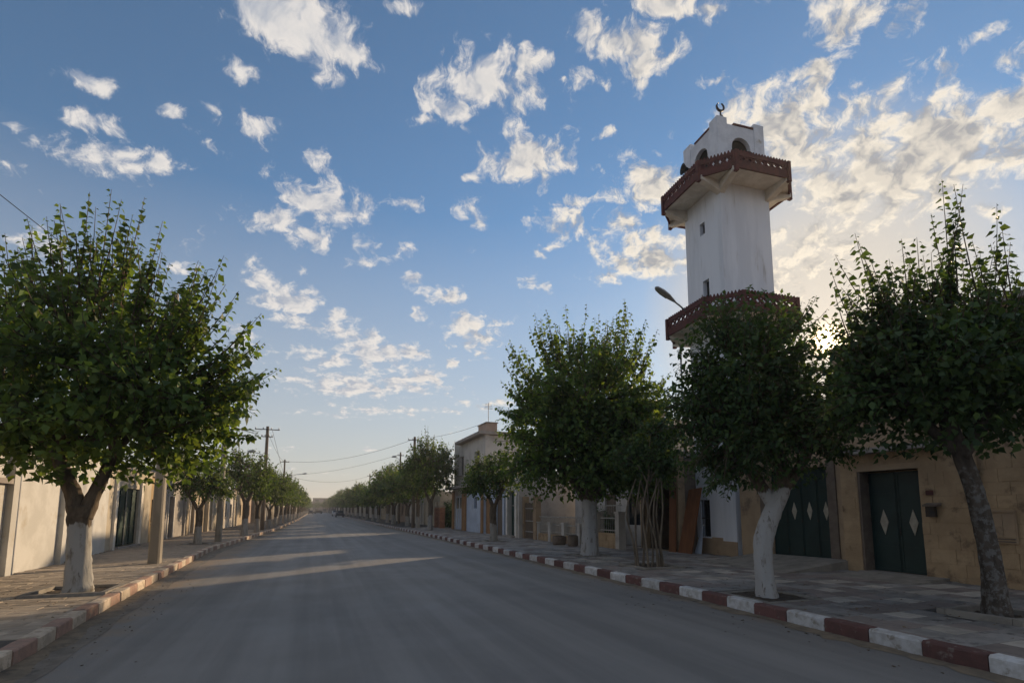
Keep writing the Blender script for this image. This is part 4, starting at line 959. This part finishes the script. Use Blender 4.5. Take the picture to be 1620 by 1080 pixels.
def crown(seed,lobes,n_shoots,leaf,extra=(),up=.45,fill=2500,droop=.55,spacing=.42,narrow=1.0,twigs=True,low=-.62,inner=.30,tipvar=(.74,1.06)):
    """long leafy shoots sprayed from the heart of each lobe, plus loose leaves inside; returns leaf mesh and twig mesh"""
    rg=np.random.default_rng(seed); B=[];C=[];Tp=[];dr=[]
    wts=np.array([l[1][0]*l[1][1]+l[1][0]*l[1][2] for l in lobes]); wts=wts/wts.sum()
    lump=[(nrm(rg.normal(0,1,3)),rg.uniform(2,4),rg.uniform(0,6)) for _ in range(5)]
    for li,(c,r) in enumerate(lobes):
        c=np.array(c,float); r=np.array(r,float); n=int(n_shoots*wts[li]); nc=max(10,n//9)
        dc=nrm(rg.normal(0,1,(nc*3,3))); dc=dc[dc[:,2]>low][:nc]; nc=len(dc); ci=rg.integers(0,nc,n); d=nrm(dc[ci]+rg.normal(0,.17,(n,3)))   # shoots grow in tufts
        cr=rg.uniform(.82,1.07,nc)[ci]; cu=(rg.uniform(0,1,nc)**1.6)[ci]; ca=rg.normal(0,.10,(nc,2))[ci]
        lp=(cr+sum(.045*np.sin(d@a*f*2+q) for a,f,q in lump))[:,None]
        tip=c+d*r*lp*rg.uniform(*tipvar,(n,1)); base=c+dc[ci]*r*rg.uniform(inner*.5,inner*1.6,(n,1)); 
        tip[:,2]+=np.clip(d[:,2]+.1,0,1)*cu*rg.uniform(.1,1,n)*up; tip[:,:2]+=ca
        h=tip-base; ctl=base+h*np.array([.78,.78,.30]); lowm=d[:,2]<-.05; ctl[lowm]=(base+h*np.array([.6,.6,.15]))[lowm]
        B.append(base);C.append(ctl);Tp.append(tip)
    plumes=[]
    for b,t in extra:                                      # each long leader carries a plume of shorter side shoots
        b=np.array(b,float);t=np.array(t,float); plumes.append((b,t))
        for _ in range(6):
            f=rg.uniform(.5,.92); plumes.append((b+rg.normal(0,.14,3),b+(t-b)*f+rg.normal(0,.16,3)*np.array([1,1,.3])))
    extra=plumes
    for b,t in extra:
        b=np.array(b,float);t=np.array(t,float); h=t-b; B.append(b[None]);Tp.append(t[None]);C.append((b+h*np.array([.62,.62,.42]))[None])
    B=np.concatenate(B);C=np.concatenate(C);Tp=np.concatenate(Tp); ns=len(B)
    ln=np.linalg.norm(Tp-B,axis=1); t0=np.where(np.arange(ns)>=ns-len(extra),.12,.28)
    cnt=np.maximum(4,(ln*(1-t0)/(leaf*np.where(np.arange(ns)>=ns-len(extra),spacing*.82,spacing))).astype(int)); idx=np.repeat(np.arange(ns),cnt); k=np.arange(cnt.sum())-np.repeat(np.cumsum(cnt)-cnt,cnt)
    t=t0[idx]+(1-t0[idx])*(k+.6)/cnt[idx]; tt=t[:,None]
    pos=B[idx]*(1-tt)**2+2*C[idx]*tt*(1-tt)+Tp[idx]*tt**2; T=nrm(2*(C[idx]-B[idx])*(1-tt)+2*(Tp[idx]-C[idx])*tt)
    rv=nrm(rg.normal(0,1,(ns,3)))[idx]; A=nrm(np.cross(T,rv)); Bn=np.cross(T,A); ph=k*math.pi+rg.normal(0,.55,len(k)); out=A*np.cos(ph)[:,None]+Bn*np.sin(ph)[:,None]
    size=leaf*rg.uniform(.55,1.2,len(k))*(1-.55*np.clip((t-.84)/.16,0,1)**1.3)
    V,F=leaves(pos,T,out,size,rg,droop,narrow)
    if fill:
        fp=[];
        for li,(c,r) in enumerate(lobes):
            n=int(fill*wts[li]); d=nrm(rg.normal(0,1,(n,3))); rad=rg.uniform(.35,.93,(n,1)); q=np.array(c)+d*np.array(r)*rad; fp.append(q[q[:,2]>c[2]-r[2]*.8])
        fp=np.concatenate(fp); o=nrm(rg.normal(0,1,fp.shape)*np.array([1,1,.4])); V2,F2=leaves(fp,nrm(rg.normal(0,1,fp.shape)),o,leaf*rg.uniform(.75,1.2,len(fp)),rg,droop,narrow)
        F=np.concatenate([F,F2+len(V)]); V=np.concatenate([V,V2])
    lm=np_mesh('crown',V,F); tw=None
    if twigs:
        # thin three-sided shoots
        S=6; q=np.linspace(0,1,S)[None,:,None]; P=B[:,None]*(1-q)**2+2*C[:,None]*q*(1-q)+Tp[:,None]*q**2
        d=nrm(Tp-B); a=nrm(np.cross(d,np.array([.3,.2,.9]))); b=np.cross(d,a); rad=(np.linspace(.016,.0035,S)*(leaf/.13))[None,:,None]
        ring=[P+(a[:,None]*math.cos(x)+b[:,None]*math.sin(x))*rad for x in (0,2.094,4.189)]
        Vt=np.stack(ring,2).reshape(-1,3); base=(np.arange(ns)*S*3)[:,None,None]+(np.arange(S-1)*3)[None,:,None]; j=np.arange(3)[None,None,:]
        F4=np.stack([base+j,base+(j+1)%3,base+3+(j+1)%3,base+3+j],-1).reshape(-1,4); tw=np_mesh('shoots',Vt,F4)
    return lm,tw,B
def smooth_path(pts,n=4):
    P=[Vector(p) for p in pts]; out=[]
    for i in range(len(P)-1):
        a,b,c,d=P[max(i-1,0)],P[i],P[i+1],P[min(i+2,len(P)-1)]
        for k in range(n):
            t=k/n; out.append(.5*((2*b)+(c-a)*t+(2*a-5*b+4*c-d)*t*t+(3*b-a-3*c+d)*t**3))
    return out+[P[-1]]
def interp(r,n=4):
    o=[]
    for a,b in zip(r,r[1:]): o+=[a+(b-a)*k/n for k in range(n)]
    return o+[r[-1]]
def trunk_mesh(paths,seed,sides=14,jit=.07):
    mb=MB()
    for i,(p,r) in enumerate(paths):
        n=22 if i==0 and sides>10 else 10; k0=len(mb.v); P=smooth_path(p,7); rad=interp(r,7); mb.tube(P,rad,n,jit=0,seed=seed+i)
        if i>2 and i>=len(paths)-6: continue
        rg=random.Random(seed*3+i); ph=[rg.uniform(0,6.28) for _ in range(4)]; knots=[(rg.uniform(0,6.28),rg.uniform(.15,.9)*len(P),rg.uniform(.10,.2)) for _ in range(4)]
        for a in range(len(P)):                      # fluted, knobbly bark
            for q in range(n):
                t=2*math.pi*q/n; f=.07*math.sin(3*t+ph[0]+a*.09)+.05*math.sin(5*t+ph[1]-a*.13)+.035*math.sin(8*t+ph[2])+rg.uniform(-.045,.045)
                for kt,ka,kh in knots:
                    dt=(t-kt+math.pi)%(2*math.pi)-math.pi; f+=kh*math.exp(-(dt/.32)**2-((a-ka)/1.3)**2)
                v=Vector(mb.v[k0+a*n+q]); mb.v[k0+a*n+q]=tuple(P[a]+(v-P[a])*(1+f))
    return mb.mesh('trunk')
def limbs(fork,lobes,n,seed,r0=.07):
    rg=random.Random(seed); out=[]
    for i in range(n):
        c,r=lobes[i%len(lobes)]; a=2*math.pi*(i+rg.random()*.6)/n; e=rg.uniform(.1,.8)
        tip=(c[0]+r[0]*.62*math.cos(a)*math.cos(e),c[1]+r[1]*.62*math.sin(a)*math.cos(e),c[2]+r[2]*.55*math.sin(e)-.1)
        f=fork[i%len(fork)]; mid=tuple(f[k]*.55+tip[k]*.45+(.18 if k==2 else 0) for k in range(3))
        out.append(([f,mid,tip],[r0,r0*.62,r0*.25]))
    return out
def tree(label,loc,trunk,lobes,forks,seed,bark_m,leaf_m,n_shoots=420,leaf=.13,extra=(),n_limbs=9,r0=.075,group='street trees',rz=-YAW,name='street_tree',**kw):
    t=thing(name,label,'tree',(*loc,0),group); t.rotation_euler=(0,0,rz)
    me=trunk_mesh(trunk+limbs(forks,lobes,n_limbs,seed,r0),seed); me.materials.append(bark_m); me.shade_smooth(); link('trunk',me,t)
    lm,tw,_=crown(seed,lobes,n_shoots,leaf,extra,**kw); lm.materials.append(leaf_m); c=link('crown',lm,t)
    if tw: tw.materials.append(M['twig']); link('shoots',tw,c)
    return t
bk_white=bark('bark_limewash_high',2.0,wash=(.38,.37,.36)); bk_mid=bark('bark_limewash_mid',1.38,wash=(.34,.33,.31)); bk_low=bark('bark_limewash_low',.95,wash=(.30,.28,.25)); bk_patch=bark('bark_patchy',2.3,wash=(.15,.142,.132),tone=(.052,.042,.034),patch=1)
bk_plain=bark('bark_plain',-1,tone=(.11,.088,.065))
PB=PZ-.04
# the big tree on the left
tree('largest tree on the left, forked limewashed trunk beside the white wall',(-4.03,12.12),
 [([(0,0,PB),(0,0,.3),(-.03,0,.8),(-.06,0,1.35),(-.07,0,1.72)],[.255,.205,.18,.18,.195]),([(-.10,0,1.5),(-.22,0,1.95),(-.40,-.05,2.35),(-.62,-.1,2.9)],[.145,.135,.115,.09]),([(.0,0,1.5),(.10,.05,1.9),(.22,.1,2.3),(.45,.1,2.9)],[.145,.125,.105,.08])],
 [((-.4,.1,4.45),(2.2,2.3,1.95)),((1.3,-.1,3.75),(1.75,1.9,1.45)),((-1.4,0,3.5),(1.85,1.9,1.5)),((.5,0,3.1),(2.3,2.1,1.25))],[(-.55,-.1,2.75),(.38,.1,2.75)],5,bk_mid,M['leaf'],n_shoots=780,leaf=.155,fill=6000,up=1.25,
 extra=[((-1.3,-.2,5.0),(-1.7,-.4,6.9)),((-1.0,-.3,5.0),(-1.1,-.5,7.0)),((-.5,-.3,5.4),(-.6,-.5,7.4)),((.0,-.2,5.6),(.26,-.4,7.8)),((-.1,-.5,5.4),(.1,-.7,7.55)),((.4,-.2,5.6),(.84,-.3,7.7)),((.7,-.2,5.2),(1.3,-.4,7.15)),((.9,-.1,5.0),(1.2,-.2,6.6)),((1.2,-.2,4.6),(1.98,-.3,6.4)),((1.5,-.3,4.6),(2.58,-.5,6.4)),((1.4,-.1,4.3),(2.2,-.3,5.9)),((1.7,-.2,4.0),(3.25,-.3,5.35)),((1.9,-.1,3.9),(3.2,-.2,4.85)),((2.0,-.3,3.5),(3.5,-.5,4.2)),((1.9,0,3.7),(2.9,-.1,4.4)),((1.6,-.4,4.3),(2.5,-.7,5.3)),((-.2,.2,5.5),(-.2,.3,7.3)),((-1.6,0,4.9),(-2.1,-.2,6.5)),((1.5,-.6,3.6),(2.7,-1.0,3.5)),((1.6,.3,3.6),(3.3,.5,4.5)),((1.8,-.3,3.2),(3.2,-.6,3.5)),((1.5,-.3,4.2),(2.9,-.5,5.7)),((.8,.3,5.0),(1.7,.5,6.6)),((1.2,-.5,4.4),(2.1,-.9,5.7)),((1.6,.4,3.2),(2.9,.6,3.1)),((2.0,.2,4.0),(3.0,.4,5.0))])
# leaning patchy trunk at the right edge
tree('leaning tree with patchy grey-white bark by the stone house, long top shoots',(9.07,4.78),
 [([(0,0,PB),(-.01,0,.5),(-.03,0,1.0),(-.14,0,1.8),(-.30,0,2.45),(-.5,0,3.1)],[.18,.138,.125,.112,.105,.085]),([(-.3,0,2.4),(.0,-.1,2.9),(.3,-.1,3.4)],[.1,.085,.06]),([(-.35,0,2.5),(-.8,.1,3.0),(-1.2,.1,3.4)],[.09,.075,.05])],
 [((-.85,0,3.5),(1.5,1.5,1.3)),((.45,0,3.5),(1.55,1.4,1.25)),((-.3,0,3.8),(1.75,1.3,.9))],[(-.45,0,2.95),(.2,-.1,3.2),(-1.0,.1,3.2)],17,bk_patch,M['leaf_dark'],n_shoots=760,leaf=.115,fill=7500,up=.9,
 extra=[((-1.3,-.1,4.3),(-1.65,-.1,5.8)),((-1.1,0,4.3),(-1.41,0,5.3)),((-1.0,-.2,4.4),(-1.11,-.3,5.6)),((-.75,-.1,4.5),(-.8,-.2,5.68)),((-.5,0,4.5),(-.57,0,5.5)),((-.3,-.1,4.6),(-.25,-.1,6.67)),((-.2,.1,4.5),(-.12,.1,5.7)),((.3,-.1,4.5),(.55,-.1,6.28)),((.3,.1,4.4),(.4,.1,5.6)),((0,0,4.4),(.02,0,5.5)),((-1.6,0,4.1),(-2.06,-.1,5.25)),((.6,0,4.3),(.85,0,5.35)),((-.7,.2,4.4),(-.95,.3,5.4)),((.7,.1,4.2),(1.2,.1,5.2))])
# whitewashed tree before the garage
tree('dense tree with a crooked whitewashed trunk in front of the garage',(7.48,7.3),
 [([(0,0,PB),(-.03,0,.4),(-.05,0,.75),(-.03,0,1.15),(.14,0,1.6),(.34,0,2.0),(.36,0,2.5)],[.185,.155,.148,.156,.145,.135,.11]),([(.2,0,1.7),(-.1,.1,2.3),(-.4,.1,2.9)],[.11,.1,.07]),([(.3,0,1.9),(.7,0,2.4),(1.0,0,2.9)],[.1,.085,.06])],
 [((-.15,0,4.2),(1.45,1.45,1.65)),((.12,0,3.2),(1.55,1.5,1.4)),((-.55,-.1,3.3),(1.25,1.2,1.35))],[(.35,0,2.4),(-.3,.1,2.7),(.85,0,2.65)],29,bk_white,M['leaf_dark'],n_shoots=820,leaf=.115,fill=9000,up=.12,droop=.4,narrow=.75,tipvar=(.78,1.0),low=-.85,
 extra=[((-.7,-.2,2.7),(-1.45,-.3,2.35)),((-.9,-.3,2.9),(-1.5,-.5,2.1)),((-.6,-.4,2.5),(-1.25,-.6,1.85)),((-.6,-.2,2.6),(-1.1,-.3,1.95)),((-.5,-.3,2.5),(-.85,-.5,1.8)),((.9,-.1,3.2),(1.7,-.1,3.3)),((.9,0,2.9),(1.6,0,2.6)),((.9,-.2,2.9),(1.5,-.2,2.35)),((.6,0,4.7),(1.0,0,5.4)),((-.8,0,3.6),(-1.5,0,3.7))])
# large dense tree by the fence
tree('large dense round tree with thick white trunk by the fence',(8.7,15.91),
 [([(0,0,PB),(0,0,.5),(0,0,1.2),(0,0,1.9),(.05,0,2.6)],[.31,.27,.245,.245,.2]),([(0,0,1.8),(-.5,0,2.6),(-1.1,0,3.4)],[.17,.14,.1]),([(0,0,1.8),(.6,0,2.6),(1.2,0,3.4)],[.17,.14,.1])],
 [((0,0,5.2),(3.0,2.8,2.6)),((-.5,0,3.7),(2.85,2.5,2.15)),((.9,0,3.8),(2.75,2.4,2.2))],[(.05,0,2.5),(-.9,0,3.1),(1.0,0,3.1)],41,bk_white,M['leaf'],n_shoots=1150,leaf=.165,fill=11000,up=1.5,low=-.8,
 extra=[((.9,-.3,6.3),(1.31,-.4,8.9)),((.6,-.2,6.5),(.9,-.3,8.3)),((-.5,-.3,6.5),(-.77,-.5,8.66)),((-1.2,-.2,6.2),(-1.82,-.3,8.43)),((-1.0,-.4,6.3),(-1.42,-.5,8.47)),((.2,-.2,6.6),(.29,-.2,8.3)),((-.1,-.3,6.5),(-.2,-.4,8.0)),((1.4,-.2,6.2),(2.07,-.3,8.1)),((1.7,0,6.0),(2.51,0,7.95)),((-1.6,-.2,5.6),(-2.71,-.3,7.5)),((-1.7,-.1,5.2),(-2.9,-.2,6.75)),((-1.8,-.2,4.6),(-3.2,-.3,5.2)),((-.8,0,6.4),(-1.1,0,8.2)),((-1.9,-.1,5.0),(-3.0,-.1,6.1))])
# thin-stemmed cluster
stems=[]
r5=random.Random(9)
for i in range(9):
    a=2*math.pi*i/9; x,y=.33*math.cos(a)+r5.uniform(-.08,.08),.2*math.sin(a); dx=r5.uniform(-.25,.25)
    if i==4: dx=-.45
    stems.append(([(x,y,PB),(x+dx*.2+r5.uniform(-.06,.06),y,.8),(x+dx*.6+r5.uniform(-.08,.08),y+r5.uniform(-.05,.05),1.6),(x-dx*.3+r5.uniform(-.1,.1),y,2.5)],[.034,.027,.024,.016]))
tree('clump of thin bare stems in its own pit, leafy only above',(8.48,12.15),stems,[((0,.2,3.0),(1.0,.9,.75)),((.2,.2,3.6),(.8,.8,.6))],[(0,0,2.3)],53,bk_plain,M['leaf_dark'],n_shoots=240,leaf=.12,fill=1400,up=.2,n_limbs=5,r0=.03,name='multi_stem_tree')

# medium trees: built once per kind, then copied down the rows
def kind(seed,H,rx,rz,shoots,leaf,fill,upk,zw=bk_low,th=.16):
    c=H-rz
    lobes=[((0,0,c),(rx,rx,rz)),((rx*.25,rx*.1,c-rz*.3),(rx*.9,rx*.85,rz*.7))]
    return tree('x',(0,-200),[([(0,0,PB),(0,0,.6),(.04,0,1.3),(.02,0,1.75)],[th*1.25,th,th*.9,th*.95]),([(0,0,1.6),(-.25,.05,2.1),(-.6,0,2.6)],[th*.6,th*.5,th*.3]),([(0,0,1.6),(.25,-.05,2.1),(.6,.1,2.6)],[th*.6,th*.5,th*.3])],
      lobes,[(-.4,0,2.35),(.4,0,2.35)],seed,zw,M['leaf_far'],n_shoots=shoots,leaf=leaf,fill=fill,up=upk,n_limbs=6,r0=.05,low=-.7)
mid=[kind(61,4.6,1.55,1.35,250,.14,1500,.7),kind(62,4.5,1.6,1.3,250,.14,1500,.5),kind(63,5.6,2.05,1.85,340,.155,2400,1.0)]
far_=[kind(71,5.0,1.9,1.6,130,.26,800,.8,th=.18),kind(72,5.4,2.0,1.75,130,.26,800,.9,th=.18),kind(73,4.8,1.8,1.5,130,.26,800,.6,th=.18)]
wide=[kind(75,5.7,2.5,2.0,190,.25,1300,.9,th=.18),kind(76,5.9,2.4,2.1,190,.25,1300,.8,th=.18),kind(77,5.4,2.6,1.9,190,.25,1300,.6,th=.18)]
used=set(); r6=random.Random(31)
def put(proto,x,y,s,label,grp,fix=False):
    o=proto if proto.name not in used else copy_tree(proto); used.add(proto.name)
    o.location=(x,y,0); o.rotation_euler=(0,0,r6.uniform(0,6.28)); f_=r6.uniform(.93,1.13); g_=r6.uniform(.95,1.2)
    if fix: f_,g_=1.0,.98
    o.scale=(s*f_,s*f_,s*g_); o.rotation_euler=(r6.uniform(-.04,.04),r6.uniform(-.04,.04),o.rotation_euler[2]); o['label']=label; o['group']=grp; return o
GL='whitewashed trees along the left pavement'; GR='whitewashed trees along the right pavement'
LT=[(26.9,-4.75,mid[0],.92),(34.4,-3.75,mid[1],1.05),(39.5,-3.55,mid[0],1.0),(47.5,-3.4,mid[2],.98),(54,-3.35,mid[1],1.05),(60.5,-3.3,mid[0],1.1),(68,-3.25,far_[0],1.0),(75.5,-3.2,far_[2],1.05),(84,-3.15,far_[1],.95),(93,-3.1,far_[0],1.0),(105,-3.3,far_[2],1.1),(113,-3.0,far_[1],.95),(126,-3.1,far_[0],1.05),(140,-3.1,far_[2],1.1),(156,-3.1,far_[1],1.05),(174,-3.1,far_[0],1.1),(194,-3.1,far_[1],1.1),(216,-3.1,far_[2],1.15),(242,-3.1,far_[0],1.15),(275,-3.1,far_[1],1.2)]
for i,(y,x,p,s) in enumerate(LT): put(p,x,y,s,'small street tree on the left pavement, %s beyond the big one'%ORD[i],GL)
RT=[(24.6,8.18,mid[1],1.05),(39.2,8.1,mid[2],1.12),(44.6,8.2,mid[2],1.02),(50.0,8.2,wide[1],1.01),(57,7.9,wide[0],1.10),(64.5,8.2,wide[1],1.12),(70,7.8,wide[2],1.03),(78,7.9,wide[1],1.03),(86,7.8,wide[0],1.08),(95,7.8,wide[1],1.03),(105,7.8,wide[2],1.12),(116,7.7,wide[0],1.12),(128,7.7,wide[1],1.12),(141,7.7,wide[2],1.17),(156,7.6,wide[0],1.17),(172,7.6,wide[1],1.22),(190,7.5,wide[2],1.22),(210,7.4,wide[0],1.26),(235,7.2,wide[1],1.30),(265,7.0,wide[2],1.35)]
for i,(y,x,p,s) in enumerate(RT): put(p,x,y,s,'street tree on the right pavement, %s beyond the large dense one'%ORD[i],GR,i==0)
# hedge and shrubs by the brick pillars
def shrub(x,y,rx,H,label,seed):
    t=thing('garden_shrub',label,'shrub',(x,y,0),'garden shrubs by the brick pillars')
    lm,tw,_=crown(seed,[((0,0,H*.5),(rx,rx,H*.55))],150,.15,(),up=.2,fill=900,low=-.9); lm.materials.append(M['leaf_dark']); c=link('crown',lm,t); tw.materials.append(M['twig']); link('shoots',tw,c)
    me=trunk_mesh([([(0,0,0),(.05,0,H*.3),(0,0,H*.6)],[.08,.06,.03])],seed,8); me.materials.append(bk_plain); link('trunk',me,t)
shrub(11.2,42.4,1.0,2.4,'dark garden shrub against the two-storey house end wall',81)
shrub(11.3,44.2,1.1,2.2,'dark garden shrub between the two brick pillars',82)
shrub(11.3,45.9,1.0,2.6,'dark garden shrub past the farther brick pillar',83)
shrub(11.9,20.9,.8,1.7,'garden shrub showing over the low railing',84)
# far end trees
for i,(x,y,s) in enumerate(((-16,318,1.6),(-4,325,1.25),(13,316,1.8),(22,318,1.9),(2,326,1.2),(7,322,1.45))):
    put(far_[i%3],x,y,s,['tree at the far left street end','low tree before the closing grey building','tall tree at the far right street end','outermost tree at the far right street end','low tree at the middle of the street end','mid-sized tree right of the street end middle'][i],'trees at the far street end')
# weeds at the wall feet and pits

# ---------------------------------------------------------------- dusty evening air
hz=MB().box(-1510,1510,-1510,1510,-1.2,23).mesh('haze')
hm_=bpy.data.materials.new('haze'); hm_.use_nodes=True; nt=hm_.node_tree; nt.nodes.clear()
pv=nt.nodes.new('ShaderNodeVolumePrincipled'); pv.inputs['Color'].default_value=(1,.975,.95,1); pv.inputs['Density'].default_value=.0008; pv.inputs['Anisotropy'].default_value=.35
om=nt.nodes.new('ShaderNodeOutputMaterial'); nt.links.new(pv.outputs[0],om.inputs['Volume']); hz.materials.append(hm_)
tag(link('haze',hz),'thin dusty evening haze filling the street','haze',kind='stuff')
